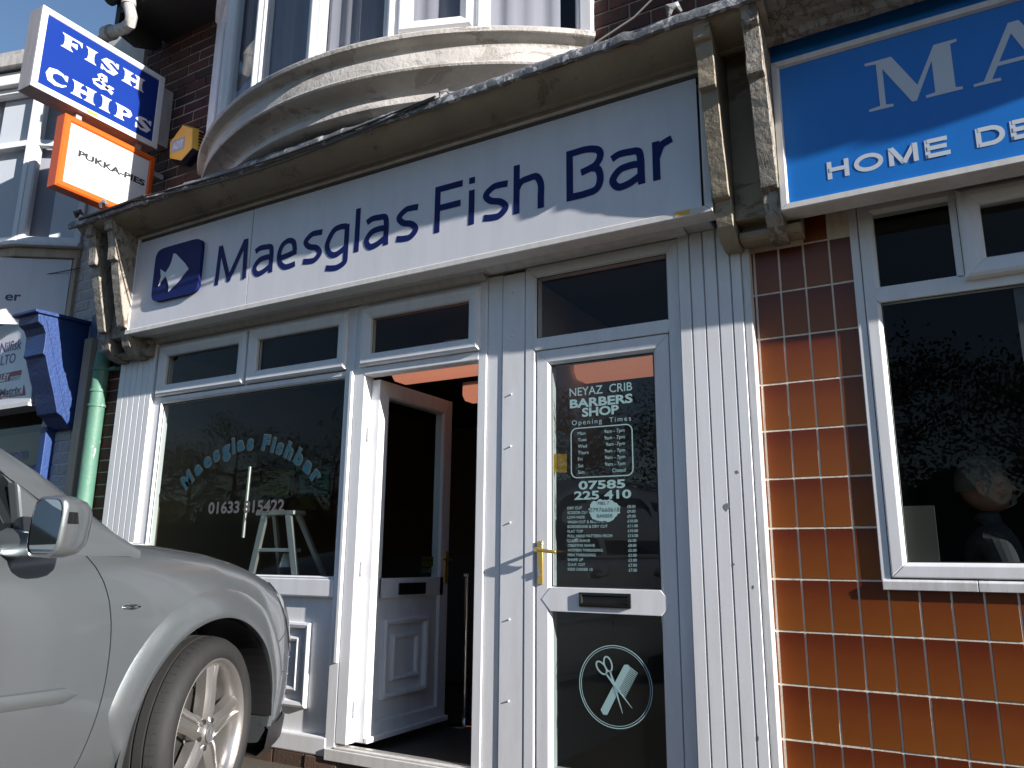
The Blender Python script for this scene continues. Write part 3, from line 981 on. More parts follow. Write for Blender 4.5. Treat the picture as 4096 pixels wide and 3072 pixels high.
for i, (d, t) in enumerate((("Mon", "9am - 7pm"), ("Tues", "9am - 7pm"), ("Wed", "9am -7pm"), ("Thurs", "9am - 7pm"), ("Fri", "9am - 7pm"), ("Sat", "9am - 7pm"), ("Sun", "Closed"))):
    z = 1.694 - i * 0.0313
    text_into(lt, d, -1.583, z, 0.0165, YL, bold=0.006)
    text_into(lt, t, -1.340, z, 0.0165, YL, align='R', bold=0.006)
text_into(lt, "07585", -1.581, 1.432, 0.037, YL, width=0.238, bold=0.03)
text_into(lt, "225 410", -1.605, 1.384, 0.037, YL, width=0.29, bold=0.03)
PR = [("DRY CUT", "£8.00"), ("SCISSOR CUT", "£9.00"), ("LOW FADE", "£9.00"), ("WASH CUT & BLOW DRY", "£10.00"), ("BORDERLINE & DRY CUT", "£11.00"), ("FLAT TOP", "£10.00"),
      ("FULL HEAD PATTERN FROM", "£15.00"), ("CLEAN SHAVE", "£6.00"), ("CREATIVE SHAVE", "£8.00"), ("WOMEN THREADING", "£5.00"), ("MEN THREADING", "£3.00"), ("SHAPE UP", "£3.00"), ("O.A.P. CUT", "£7.00"), ("KIDS UNDER 10", "£7.00")]
for i, (a, b) in enumerate(PR):
    z = 1.338 - i * 0.0219
    text_into(lt, a, -1.641, z, 0.0125, YL, bold=0.012)
    text_into(lt, b, -1.336, z, 0.0125, YL, bold=0.012)
lt.build("lettering", VINYL, bdoor, fix=False)
# torn paper label with hand-written number
tp = MB()
rp = random.Random(11)
pts = []
for i in range(46):
    t = 2 * math.pi * i / 46
    rr = rp.uniform(0.82, 1.0)
    pts.append((-1.452 + 0.088 * math.cos(t) * rr, 1.330 + 0.056 * math.sin(t) * rr))
tp.prism(pts, 0.0085, 0.0095, 'y', 0)
text_into(tp, "MIEL 7", -1.482, 1.356, 0.014, 0.0082, bold=0.0, shear=0.2, mi=1)
text_into(tp, "0797660618", -1.525, 1.322, 0.020, 0.0082, width=0.15, bold=-0.004, shear=0.15, mi=1)
text_into(tp, "BARBER", -1.487, 1.296, 0.016, 0.0082, bold=-0.004, mi=1)
tp.build("torn_label", [VINYL, BLACKT], bdoor, fix=False)
# round emblem with scissors and comb on the lower pane
em = MB()
cx, cz = -1.413, 0.556
for r_, w_ in ((0.173, 0.004), (0.164, 0.0025)):
    em.ribbon(arc(cx, cz, r_, r_, 0, 360, 56), w_, YL, depth=0.0004)
def rotp(p, a, c=(cx, cz)):
    x, z = p
    return (c[0] + x * math.cos(a) - z * math.sin(a), c[1] + x * math.sin(a) + z * math.cos(a))
A = R(-30)
body = [(-0.020, -0.125), (0.0, -0.135), (0.016, -0.125), (0.014, -0.02), (0.012, 0.11), (-0.004, 0.115), (-0.018, 0.105)]
em.prism([rotp((p[0] + 0.01, p[1]), A) for p in body], YL - 0.0008, YL - 0.0003, 'y')
for i in range(16):
    z = 0.112 - i * 0.0078
    em.prism([rotp(p, A) for p in ((0.021, z), (0.062, z - 0.002), (0.062, z - 0.0045), (0.021, z - 0.0045))], YL - 0.0008, YL - 0.0003, 'y')
for ang, hx in ((R(18), -0.070), (R(42), -0.095)):
    dx, dz = math.sin(ang), -math.cos(ang)
    e = (cx + 0.0 + dx * 0.125 - 0.005, cz + dz * 0.125 + 0.01)
    s0 = (cx - 0.005 - dx * 0.055, cz + 0.01 - dz * 0.055)
    em.ribbon([s0, (cx - 0.005, cz + 0.01), e], [0.006, 0.012, 0.0015], YL - 0.0016 - 0.0004 * (hx < -0.08), depth=0.0003)
    o = (s0[0] - dx * 0.032, s0[1] - dz * 0.032)
    lp_ = [(o[0] + math.cos(t) * 0.018 * math.cos(ang) + math.sin(t) * 0.032 * dx, o[1] + math.cos(t) * 0.018 * math.sin(ang) + math.sin(t) * 0.032 * dz) for t in np.linspace(0, 2 * math.pi, 20)]
    em.ribbon(lp_, 0.007, YL - 0.0016 - 0.0004 * (hx < -0.08), depth=0.0003)
em.build("emblem", VINYL, bdoor, fix=False)
nt = MB()
nt.box(-1.735, -1.690, 0.024, 0.025, 1.52, 1.612)
nt.box(-1.688, -1.652, 0.026, 0.027, 1.518, 1.610)
setp(nt.build("note", NOTE), "yellow paper note taped inside the barber door glass", "note")

# --- arched lettering on the shop window
al = MB()
word = "Maesglas Fishbar"
def char_w(c):
    if c == ' ':
        return 0.30
    v, f = text_geo(c, 0.03)
    return max(p[0] for p in v) - min(p[0] for p in v) + 0.07
ws = [char_w(c) for c in word]
tot = sum(ws)
ax, az, ar = -3.855, 0.955, 0.81
span = R(92)
acc = 0
for c, w in zip(word, ws):
    if c != ' ':
        t = (acc + w / 2) / tot - 0.5
        ang = -t * span
        px, pz = ax + ar * math.sin(-ang), az + ar * math.cos(ang)
        for y_, b_, mi in ((0.0098, 0.075, 1), (0.0090, 0.045, 0)):
            v, f = text_geo(c, b_)
            x0, x1 = min(p[0] for p in v), max(p[0] for p in v)
            k_ = 0.088 / capheight()
            cc, ss = math.cos(ang), math.sin(ang)
            vs = []
            for p in v:
                a = (p[0] - (x0 + x1) / 2) * k_ * 1.05
                b = p[1] * k_
                vs.append((px + a * cc - b * ss, y_, pz + a * ss + b * cc))
            al.add(vs, f, mi)
    acc += w
al.build("lettering", [WVIN, GVIN, GVIN], winfr, fix=False)
al = MB()
text_into(al, "01633 815422", -4.185, 1.372, 0.068, 0.0095, width=0.67, bold=0.03, mi=2)
al.build("lettering", [WVIN, GVIN, GVIN], winfr, fix=False)

# --- rooms behind the glass
rm = MB()
rm.box(-5.2, -5.10, 0.10, 4.2, 0.0, 2.7)
rm.box(-5.2, -2.02, 4.1, 4.2, 0.0, 2.7)
rm.box(-2.06, -2.00, 0.07, 4.2, 0.0, 2.7)
rm.build("interior_wall", INWALL, FB)
MB().box(-5.2, -0.75, 0.02, 4.2, 0.0, 0.10).build("interior_floor", INFLOOR, FB)
MB().box(-5.2, -0.75, 0.06, 4.2, 2.60, 2.604).build("interior_ceiling", INDARK, FB)
MB().box(-4.6, -2.3, 2.3, 2.9, 0.1, 1.15).build("counter", INDARK, FB, 0.02)
MB().box(-2.08, -2.062, 0.5, 3.0, 0.2, 2.3).build("wall_panel", INRED, FB)
hall = MB()
hall.box(-1.99, -1.90, 0.08, 2.6, 0.0, 2.7)
hall.box(-0.95, -0.85, 0.08, 2.6, 0.0, 2.7)
hall.box(-2.0, -0.85, 2.5, 2.6, 0.0, 2.7)
hall.box(-1.42, -1.36, 1.15, 1.22, 0.1, 2.6)
hall.box(-1.30, -1.27, 1.15, 1.22, 0.1, 2.6)
hall.build("hall_wall", INGREY, FB)

# ================================================================== FASCIA SIGN
FS = thing("fascia_sign", (-2.86, -0.17, 2.6), "long white fascia sign lettered Maesglas Fish Bar in navy", "sign")
YS = -0.220
fr = MB()
fr.frame(-4.930, -0.812, 2.600, 3.345, [(0, -0.125), (0, YS + 0.002), (0.004, YS - 0.004), (0.030, YS - 0.004), (0.040, YS + 0.006), (0.040, -0.125)], gap=0.0012)
fr.build("frame", TRIMW, FS)
MB().box(-4.925, -0.817, -0.150, -0.126, 2.604, 3.285).build("back_tray", TRAY, FS)
MB().box(-4.896, -3.741, YS + 0.002, YS + 0.008, 2.634, 3.275).build("panel", SIGNW, FS)
MB().box(-3.735, -0.862, YS + 0.002, YS + 0.008, 2.634, 3.275).build("panel", SIGNW, FS)
MB().box(-3.7412, -3.7348, YS + 0.004, YS + 0.009, 2.634, 3.275).build("panel_joint", DARKJ, FS)
mk = MB()
mk.box(-0.985, -0.855, YS - 0.0052, YS - 0.0045, 2.608, 2.633, 0)
mk.box(-0.980, -0.915, YS - 0.0058, YS - 0.0054, 2.612, 2.629, 1)
mk.build("maker_label", [PAPER, NOTE], FS)
# fish logo
lg = MB()
lg.prism([(-4.655 + 0.475 * (x + 0.5), 2.785 + 0.385 * (z + 0.5)) for x, z in [(a * 0.5, b * 0.5) for a, b in
         [(math.copysign(abs(math.cos(t)) ** 0.28, math.cos(t)), math.copysign(abs(math.sin(t)) ** 0.28, math.sin(t))) for t in np.linspace(0, 2 * math.pi, 57)[:-1]]]], YS - 0.022, YS + 0.002, 'y')
logo = lg.build("logo", NAVY, FS)
fi = MB()
fishp = spline([(-4.458, 3.105), (-4.435, 3.098), (-4.40, 3.07), (-4.33, 3.01), (-4.285, 2.962)], 3) + spline([(-4.285, 2.962), (-4.36, 2.905), (-4.42, 2.865), (-4.470, 2.835)], 3)[1:] + \
        spline([(-4.470, 2.835), (-4.472, 2.87), (-4.492, 2.915), (-4.520, 2.955)], 3)[1:] + [(-4.582, 2.892), (-4.566, 2.955), (-4.580, 3.015), (-4.522, 2.978)] + spline([(-4.522, 2.978), (-4.485, 3.02), (-4.468, 3.06), (-4.458, 3.105)], 3)[1:-1]
fi.prism(fishp, YS - 0.027, YS - 0.0225, 'y')
fi.build("fish_emblem", LOGOW, logo)
# letters drawn as strokes: x 0..1 of the letter width, z in cap heights
T = 0.036
XH, CP = 0.197, 0.270
def G(ch, w):
    t = T / 2
    def q(pts):
        return [(x * w, z) for x, z in pts]
    tx = t / w
    if ch == 'l': return [[(t, 0), (t, CP)]]
    if ch == 'i': return [[(t, 0), (t, XH)], [(t, CP - 0.036), (t, CP)]]
    if ch == 'M': return [[(t, 0), (t + 0.010, CP)], [(t + 0.012, CP - 0.004), (w * 0.47, 0.010)], [(w * 0.43, 0.010), (w - t - 0.012, CP - 0.004)], [(w - t - 0.010, CP), (w - t, 0)]]
    if ch == 'F': return [[(t, 0), (t, CP)], [(t, CP - t), (w, CP - t)], [(t, CP * 0.52), (w * 0.94, CP * 0.52)]]
    if ch == 'h': return [[(t, 0), (t, CP)], spline([(t, XH * 0.66), (w * 0.25, XH * 0.86), (w * 0.5, XH - t), (w * 0.76, XH * 0.90), (w - t, XH * 0.66), (w - t, XH * 0.3), (w - t, 0)], 5)]
    if ch == 'r': return [[(t, 0), (t, XH)], spline([(t, XH * 0.55), (w * 0.45, XH * 0.85), (w * 0.75, XH * 0.93), (w, XH * 0.97)], 4)]
    if ch == 'a': return [spline([(w * 0.08, XH * 0.84), (w * 0.30, XH - t * 0.9), (w * 0.60, XH - t), (w * 0.84, XH * 0.86), (w - t, XH * 0.62), (w - t, XH * 0.3), (w - t * 0.9, 0)], 5),
                          spline([(w - t * 1.4, XH * 0.53), (w * 0.62, XH * 0.55), (w * 0.30, XH * 0.50), (tx * w, XH * 0.27), (w * 0.25, t * 0.7), (w * 0.55, t * 0.95), (w - t * 1.3, XH * 0.22)], 5)]
    if ch == 'e': return [spline([(w * 0.95, t * 1.1), (w * 0.70, t * 0.72), (w * 0.42, t * 0.85), (w * 0.19, XH * 0.24), (t, XH * 0.5), (w * 0.22, XH * 0.80), (w * 0.52, XH - t * 0.85), (w * 0.80, XH * 0.82), (w - t, XH * 0.52)], 5),
                          spline([(w - t * 0.2, XH * 0.50), (w * 0.5, XH * 0.43), (t * 1.3, XH * 0.40)], 4)]
    if ch == 's': return [spline([(w * 0.95, XH - t * 0.9), (w * 0.70, XH - t * 0.72), (w * 0.40, XH - t * 0.85), (t, XH * 0.74), (w * 0.30, XH * 0.55), (w * 0.68, XH * 0.45), (w - t, XH * 0.26), (w * 0.66, t * 0.8), (w * 0.36, t * 0.68), (w * 0.04, t * 1.1)], 6)]
    if ch == 'g': return [spline([(w - t, XH * 0.96), (w - t, XH * 0.5), (w - t, 0.0), (w - t * 1.3, -0.045), (w * 0.62, -0.066), (w * 0.38, -0.066), (w * 0.10, -0.056)], 5),
                          spline([(w - t * 1.2, XH * 0.90), (w * 0.60, XH - t * 0.8), (w * 0.32, XH * 0.84), (t, XH * 0.46), (w * 0.24, XH * 0.15), (w * 0.52, t * 0.85), (w - t * 1.3, XH * 0.22)], 5)]
    if ch == 'B': return [[(t, 0), (t, CP)], spline([(t * 1.9, CP - t), (w * 0.55, CP - t * 0.95), (w * 0.85, CP * 0.87), (w * 0.92, CP * 0.74), (w * 0.78, CP * 0.58), (w * 0.40, CP * 0.50)], 5),
                          spline([(w * 0.62, CP * 0.555), (w * 0.85, CP * 0.49), (w - t, CP * 0.28), (w * 0.80, CP * 0.11), (w * 0.5, t * 1.05), (t * 1.9, t)], 5)]
LETTERS = [('M', -4.049, -3.755), ('a', -3.705, -3.528), ('e', -3.497, -3.329), ('s', -3.279, -3.124), ('g', -3.104, -2.920), ('l', -2.877, -2.839), ('a', -2.804, -2.629), ('s', -2.576, -2.421),
           ('F', -2.316, -2.137), ('i', -2.096, -2.058), ('s', -2.008, -1.851), ('h', -1.824, -1.648), ('B', -1.524, -1.326), ('a', -1.298, -1.120), ('r', -1.081, -0.985)]
for ch, x0, x1 in LETTERS:
    mb = MB()
    for i, st_ in enumerate(G(ch, x1 - x0)):
        mb.ribbon([(x0 + p[0], 2.811 + p[1]) for p in st_], T, YS + 0.0005 - 0.0006 * i, depth=0.0004)
    mb.build("letter", NAVY, FS)

# ================================================================== FISH AND CHIPS SIGN (on the wall, at right angles to it)
XF = -5.0
PS = thing("projecting_sign", (XF, -0.1, 4.18), "blue projecting sign reading FISH & CHIPS on the brick wall", "sign")
def yz(x, y, z): return (x, y, z)
def fs_fn(u, y, z): return (XF - y, u, z)             # u = world Y, y = depth behind the face
MB().box(XF - 0.150, XF - 0.006, -1.040, -0.105, 4.098, 4.700).build("case", FISHGREY, PS, 0.004)
MB().frame(-1.040, -0.105, 4.098, 4.700, [(0, 0.0055), (0, -0.006), (0.040, -0.006), (0.044, 0.0), (0.044, 0.0055)], fn=fs_fn).build("frame", FISHW, PS)
MB().box(XF - 0.006, XF - 0.0005, -0.998, -0.147, 4.140, 4.658).build("face_panel", FISHBLUE, PS)
MB().box(XF - 0.115, XF - 0.02, -0.105, 0.0, 4.16, 4.64).build("wall_bracket", FISHGREY, PS, 0.004)
ml = MB()
ml.box(XF + 0.0062, XF + 0.007, -0.66, -0.58, 4.108, 4.128)
ml.build("maker_label", NOTE, PS)
XL = XF + 0.0006
def serif_word(mb, word, u0, u1, z, h, pts):
    """bold fat-serif capitals: body strokes widened with wedge serifs"""
    n = len(word)
    tot = sum(pts[c][0] for c in word) + 0.10 * (n - 1)
    k = (u1 - u0) / tot
    u = u0
    for c in word:
        w = pts[c][0] * k
        lev = 0
        for kind, data in pts[c][1]:
            lev += 1
            xx = XL + 0.0004 * lev
            if kind == 'P':
                mb.add([(xx, u + p[0] * w, z + p[1] * h) for p in data], [list(range(len(data)))])
            else:
                wd, line = data
                fn = lambda a, y_, b: (y_, a, b)
                mb.ribbon([(u + p[0] * w, z + p[1] * h) for p in line], [q * h for q in wd] if isinstance(wd, list) else wd * h, xx, fn=fn, depth=-0.0003)
        u += w + 0.10 * k
STEM = lambda a, b: [(a, 0), (a - 0.0, 0), ]
def stem(a, b):
    m = (a + b) / 2
    d = b - a
    return [(a - d * 0.45, 0), (b + d * 0.45, 0), (b + d * 0.05, 0.16), (b - d * 0.05, 0.5), (b + d * 0.05, 0.84), (b + d * 0.45, 1), (a - d * 0.45, 1), (a - d * 0.05, 0.84), (a + d * 0.05, 0.5), (a - d * 0.05, 0.16)]
SER = {
    'F': (0.72, [('P', stem(0.16, 0.48)), ('P', [(0.3, 1), (1.0, 1), (1.0, 0.62), (0.86, 0.86), (0.3, 0.87)]), ('P', [(0.4, 0.58), (0.78, 0.70), (0.78, 0.32), (0.4, 0.46)])]),
    'I': (0.48, [('P', stem(0.26, 0.74))]),
    'H': (0.95, [('P', stem(0.13, 0.37)), ('P', stem(0.63, 0.87)), ('P', [(0.3, 0.42), (0.5, 0.36), (0.7, 0.42), (0.7, 0.58), (0.5, 0.64), (0.3, 0.58)])]),
    'P': (0.74, [('P', stem(0.16, 0.46)), ('S', ([0.14, 0.18, 0.28, 0.30, 0.28, 0.18, 0.14], [(0.30, 0.93), (0.55, 0.92), (0.78, 0.84), (0.84, 0.70), (0.78, 0.55), (0.55, 0.46), (0.30, 0.45)]))]),
    'S': (0.70, [('S', ([0.10, 0.14, 0.24, 0.30, 0.34, 0.30, 0.24, 0.14, 0.10], spline([(0.88, 0.74), (0.62, 0.93), (0.30, 0.86), (0.20, 0.70), (0.50, 0.50), (0.80, 0.30), (0.70, 0.12), (0.38, 0.07), (0.10, 0.26)], 1))),
                 ('P', [(0.80, 1.0), (0.95, 1.0), (0.95, 0.62), (0.84, 0.68)]), ('P', [(0.05, 0.0), (0.18, 0.0), (0.16, 0.30), (0.05, 0.38)])]),
    'C': (0.82, [('S', ([0.10, 0.16, 0.26, 0.36, 0.40, 0.36, 0.26, 0.16, 0.08], [(0.90, 0.70), (0.74, 0.90), (0.50, 0.93), (0.27, 0.80), (0.20, 0.50), (0.27, 0.20), (0.50, 0.07), (0.76, 0.12), (0.95, 0.30)])),
                 ('P', [(0.84, 0.97), (0.97, 0.97), (0.97, 0.58), (0.86, 0.62)])]),
    '&': (1.0, [('S', ([0.12, 0.20, 0.24, 0.24, 0.16, 0.12, 0.16, 0.22, 0.22, 0.16, 0.14, 0.16, 0.20, 0.26],
                      spline([(0.98, 0.42), (0.80, 0.40), (0.66, 0.20), (0.45, 0.08), (0.18, 0.14), (0.12, 0.32), (0.35, 0.52), (0.60, 0.70), (0.58, 0.90), (0.42, 0.94), (0.30, 0.80), (0.40, 0.56), (0.66, 0.26), (0.95, 0.06)], 1)))]),
}
fl = MB()
for wd, u0, u1, z, h in (("FISH", -0.895, -0.255, 4.486, 0.104), ("&", -0.662, -0.485, 4.338, 0.112), ("CHIPS", -0.968, -0.165, 4.188, 0.106)):
    fl = MB()
    serif_word(fl, wd, u0, u1, z, h, SER)
    fl.build("lettering", FISHW, PS, fix=False)

# ================================================================== PUKKA-PIES SIGN (hung under it)
PK = thing("projecting_sign", (XF, -0.1, 3.5), "small white sign in an orange frame reading PUKKA-PIES below the blue sign", "sign")
MB().box(XF - 0.095, XF - 0.006, -0.795, -0.100, 3.500, 4.030).build("case", ORANGE, PK, 0.003)
MB().frame(-0.795, -0.100, 3.500, 4.030, [(0, 0.0055), (0, 0.0), (0.012, -0.010), (0.040, -0.010), (0.050, 0.0), (0.050, 0.0055)], fn=fs_fn).build("frame", ORANGE, PK)
MB().box(XF - 0.006, XF - 0.0005, -0.747, -0.148, 3.548, 3.982).build("face_panel", FISHW, PK)
MB().box(XF - 0.07, XF - 0.03, -0.10, 0.0, 3.60, 3.64).box(XF - 0.07, XF - 0.03, -0.10, 0.0, 3.90, 3.94).box(XF - 0.07, XF - 0.04, -0.7, -0.66, 4.03, 4.10).box(XF - 0.07, XF - 0.04, -0.24, -0.2, 4.03, 4.10).build("wall_bracket", FISHGREY, PK)
pl = MB()
text_into(pl, "PUKKA-PIES", -0.672, 3.770, 0.042, XF + 0.0004, width=0.508, bold=0.045, plane='YZ')
pl.build("lettering", BLACKT, PK, fix=False)

# ================================================================== ALARM BOX
AB = thing("alarm_box", (-4.74, 0, 4.08), "yellow hexagonal burglar alarm box on the brick wall left of the bay", "alarm box")
hx = [(-4.890, 4.135), (-4.745, 4.255), (-4.610, 4.185), (-4.590, 4.005), (-4.715, 3.925), (-4.870, 3.985)]
mb = MB()
n = 6
cen = (sum(p[0] for p in hx) / 6, sum(p[1] for p in hx) / 6)
rings = [(1.0, 0.0), (1.0, -0.050), (0.90, -0.085), (0.86, -0.088)]
for k_, y in rings:
    mb.v += [(cen[0] + (p[0] - cen[0]) * k_, y, cen[1] + (p[1] - cen[1]) * k_) for p in hx]
for i in range(3):
    for j in range(6):
        a, b = i * 6 + j, i * 6 + (j + 1) % 6
        mb.f.append([a, b, b + 6, a + 6])
        mb.mi.append(1 if j in (3, 4) and i < 2 else 0)
mb.f.append([18 + j for j in range(6)])
mb.mi.append(0)
mb.build("case", [YELLOW, ALARMB], AB, 0.004)
ab = MB()
ab.box(-4.845, -4.700, -0.0895, -0.0883, 4.030, 4.130)
ab.build("label_plate", LABELG, AB)
ab = MB()
text_into(ab, "ADT", -4.832, 4.052, 0.056, -0.0900, width=0.12, bold=0.03)
ab.build("lettering", FISHW, AB, fix=False)
vs = MB()
for i in range(6):
    z = 4.02 + i * 0.026
    vs.box(-4.612, -4.588, -0.048, -0.010, z, z + 0.008)
vs.build("vent_slot", ALARMB, AB)

# ================================================================== TILED SHOP ON THE RIGHT
TS = thing("shop_building", (1.0, 0, 0), "shop clad in orange glazed tiles with a wide white window", "shop")
tw = MB()
tw.box(-0.745, 3.0, 0.0202, 0.25, -0.02, 1.03)
tw.box(-0.745, -0.262, 0.0202, 0.25, 1.03, 2.62)
tiled = tw.build("wall", GROUT, TS)
PX, PZ = 0.10586, 0.2053
def tile_mesh(w, h):
    mb = MB()
    mb.box(-w / 2, w / 2, 0, 0.010, -h / 2, h / 2)
    me = mb.mesh("tile", TILE)
    bm = bmesh.new()
    bm.from_mesh(me)
    es = [e for e in bm.edges if all(v.co.y < 0.005 for v in e.verts)]
    bmesh.ops.bevel(bm, geom=es, offset=0.0012, segments=2, affect='EDGES')
    bm.to_mesh(me)
    bm.free()
    return me
TW_, TH_ = PX - 0.0075, PZ - 0.0075
ME_TILE = tile_mesh(TW_, TH_)
ME_TILES = tile_mesh(0.038, TH_)
ME_TILEN = tile_mesh(0.100, TH_)
X0T, Z0T = -0.6997, 2.4700
for r in range(-1, 13):
    zc = Z0T - (r + 0.5) * PZ
    for c in range(-1, 22):
        xc = X0T + (c + 0.5) * PX
        if zc - TH_ / 2 < -0.02: continue
        if xc > -0.30 and zc > 0.95: continue
        y = 0.0185 + rng.uniform(-0.0007, 0.0007)
        rt_ = (rng.uniform(-0.004, 0.004), 0, rng.uniform(-0.004, 0.004))
        if r == -1:
            if c < 2 or xc > -0.33: continue
            me_ = ME_TILE
        elif c == -1:
            inst("tile", ME_TILES, (-0.7240, y, zc), tiled, rot=rt_)
            continue
        else:
            me_ = ME_TILE
        inst("tile", me_, (xc, y, zc), tiled, rot=rt_)
MB().box(-0.745, 3.0, 0.010, 0.3, -0.05, 0.035).build("plinth", MORTAR, TS)
# window
rf_ = MB()
rf_.box(-0.295, -0.262, 0.005, 0.07, 1.03, 2.60)
rf_.frame(-0.259, 2.6, 1.046, 2.60, [(0, 0.06), (0, 0.004), (0.003, 0.000), (0.044, 0.000), (0.060, 0.014), (0.060, 0.06)])
rf_.prism([(-0.203, 2.214), (-0.228, 2.180), (-0.203, 2.147), (2.545, 2.147), (2.545, 2.214)], -0.0012, 0.05, 'y')
rf_.box(0.080, 0.106, -0.0012, 0.05, 2.205, 2.560)
rf_.box(1.30, 1.35, -0.0012, 0.05, 1.10, 2.150)
rwin = rf_.build("window_frame", UPVC, TS, 0.003)
pane(-0.200, 0.080, 2.214, 2.545, 0.016, rwin, GLASS)
pane(-0.200, 1.30, 1.106, 2.147, 0.016, rwin, GLASS)
pane(1.35, 2.545, 1.106, 2.147, 0.016, rwin, GLASS)
gasket(-0.202, 1.302, 1.104, 2.149, 0.012, rwin, 0.004)
cs = MB().frame(0.108, 0.90, 2.186, 2.562, prof_casement(0.078, -0.040, 0.02)).build("casement", UPVC, TS)
pane(0.186, 0.822, 2.264, 2.484, 0.004, cs, GLASS)
sl = MB()
sl.prism([(-0.002, 1.000), (-0.004, 1.032), (0.004, 1.040), (0.06, 1.046), (0.06, 1.000)], -0.292, 0.0255, 'x')
sl.prism([(-0.002, 1.000), (-0.004, 1.032), (0.004, 1.040), (0.06, 1.046), (0.06, 1.000)], 0.0275, 2.63, 'x')
sl.build("sill", UPVC_D, TS, 0.002)
# room behind
rr = MB()
rr.box(-0.30, -0.25, 0.10, 3.0, 0.0, 2.7)
rr.box(-0.30, 3.0, 2.9, 3.0, 0.0, 2.7)
rr.box(2.9, 3.0, 0.02, 3.0, 0.0, 2.7)
rr.box(2.6, 3.2, 0.02, 0.10, 1.03, 2.7)
rr.box(-0.30, 3.0, 0.07, 3.0, 2.60, 2.7)
rr.box(-0.30, 3.0, 0.07, 3.0, 0.0, 0.1)
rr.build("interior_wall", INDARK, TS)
MB().box(-0.20, -0.09, 0.05, 0.09, 1.05, 1.32).build("window_board", INDARK, TS)
MB().box(0.262, 0.30, 0.035, 0.040, 1.85, 2.14).build("blind_edge", GVIN, TS)
MB().box(-0.56, 2.8, -0.09, 0.25, 2.60, 3.45).build("fascia_board", INDARK, TS)

# cornice above the blue sign, out of the flaking board
co2 = MB()
xs3 = np.linspace(-0.545, 2.8, 60)
cv2 = [(-0.445, 3.392), (-0.40, 3.372), (-0.34, 3.362), (-0.335, 3.345), (-0.29, 3.335), (-0.285, 3.300), (-0.255, 3.292), (-0.255, 3.345), (-0.02, 3.40), (-0.02, 3.452), (-0.445, 3.425)]
def cof2(i, j):
    p = cv2[j % len(cv2)]
    w = 0.005 * math.sin(i * 1.1) + 0.003 * math.sin(i * 2.9)
    return (xs3[i], p[0] + w, p[1] + 0.4 * w)
co2.grid(cof2, 60, len(cv2) + 1)
co2.build("cornice", CREAMP, TS, smooth=30)
MB().box(-0.36, 2.8, -0.47, -0.02, 3.456, 3.470).build("lead_flashing", LEAD, TS, 0.004)
# upper floor, and an unseen bay added for the shade it casts leftwards
uw = MB().box(-0.56, 3.2, 0.012, 0.3, 3.46, 5.3).build("upper_wall", BRICK, TS)
b2 = MB()
bxs = np.linspace(0.55, 3.45, 25)
def b2f(i, j):
    x = bxs[i]
    d = x - 2.0
    p = max(0.0, 0.56 - d * d / 3.75)
    o, z = [(0.0, 3.48), (0.0, 3.56), (0.06, 3.62), (0.06, 3.83), (0.10, 3.85), (0.0, 3.87), (0.0, 5.1), (-0.5, 5.1)][j]
    return (x, min(0.012, -p - o), z)
b2.grid(b2f, 25, 8)
b2.build("bay_window", UPVC, TS)

# blue fascia sign
BS = thing("fascia_sign", (1.0, -0.2, 2.54), "blue fascia sign with white capitals over the tiled shop", "sign")
MB().frame(-0.530, 2.75, 2.536, 3.236, [(0, -0.105), (0, YS + 0.002), (0.004, YS - 0.004), (0.028, YS - 0.004), (0.034, YS + 0.010), (0.034, -0.105)], gap=0.0012).build("frame", TRIMW, BS)
MB().box(-0.500, 2.72, YS + 0.012, YS + 0.020, 2.566, 3.206).build("panel", BLUESIGN, BS)
MB().box(-0.525, 2.745, -0.130, -0.106, 2.540, 3.232).build("back_tray", TRAY, BS)
MB().box(-0.540, 2.75, YS + 0.030, -0.1, 3.240, 3.345).build("top_band", BLUESIGN, BS)
YB = YS + 0.0112
def letter_poly(polys, u0, u1, z, h):
    mb = MB()
    for p in polys:
        mb.prism([(u0 + q[0] * (u1 - u0), z + q[1] * h) for q in p], YB - 0.0012, YB - 0.0002, 'y')
    return mb.build("letter", LETW, BS)
Mp = [[(0, 0), (.27, 0), (.27, .05), (.19, .07), (.19, .80), (.47, 0), (.52, 0), (.72, .70), (.72, .07), (.62, .05), (.62, 0), (1, 0), (1, .05), (.93, .07), (.93, .93), (1, .95), (1, 1), (.76, 1), (.545, .30), (.30, 1), (0, 1), (0, .95), (.125, .93), (.125, .07), (0, .05)]]
Ap = [[(0, .05), (0, 0), (.30, 0), (.30, .05), (.205, .06), (.47, .80), (.47, 1.0), (.455, 1.0), (.115, .06)], [(.47, 1), (.47, .80), (.70, .06), (.58, .05), (.58, 0), (1, 0), (1, .05), (.93, .06), (.57, 1)], [(.281, .27), (.634, .27), (.612, .34), (.306, .34)]]
letter_poly(Mp, -0.160, 0.172, 2.893, 0.222)
letter_poly(Ap, 0.208, 0.508, 2.889, 0.232)
tb, hb_ = 0.0175, 0.0775
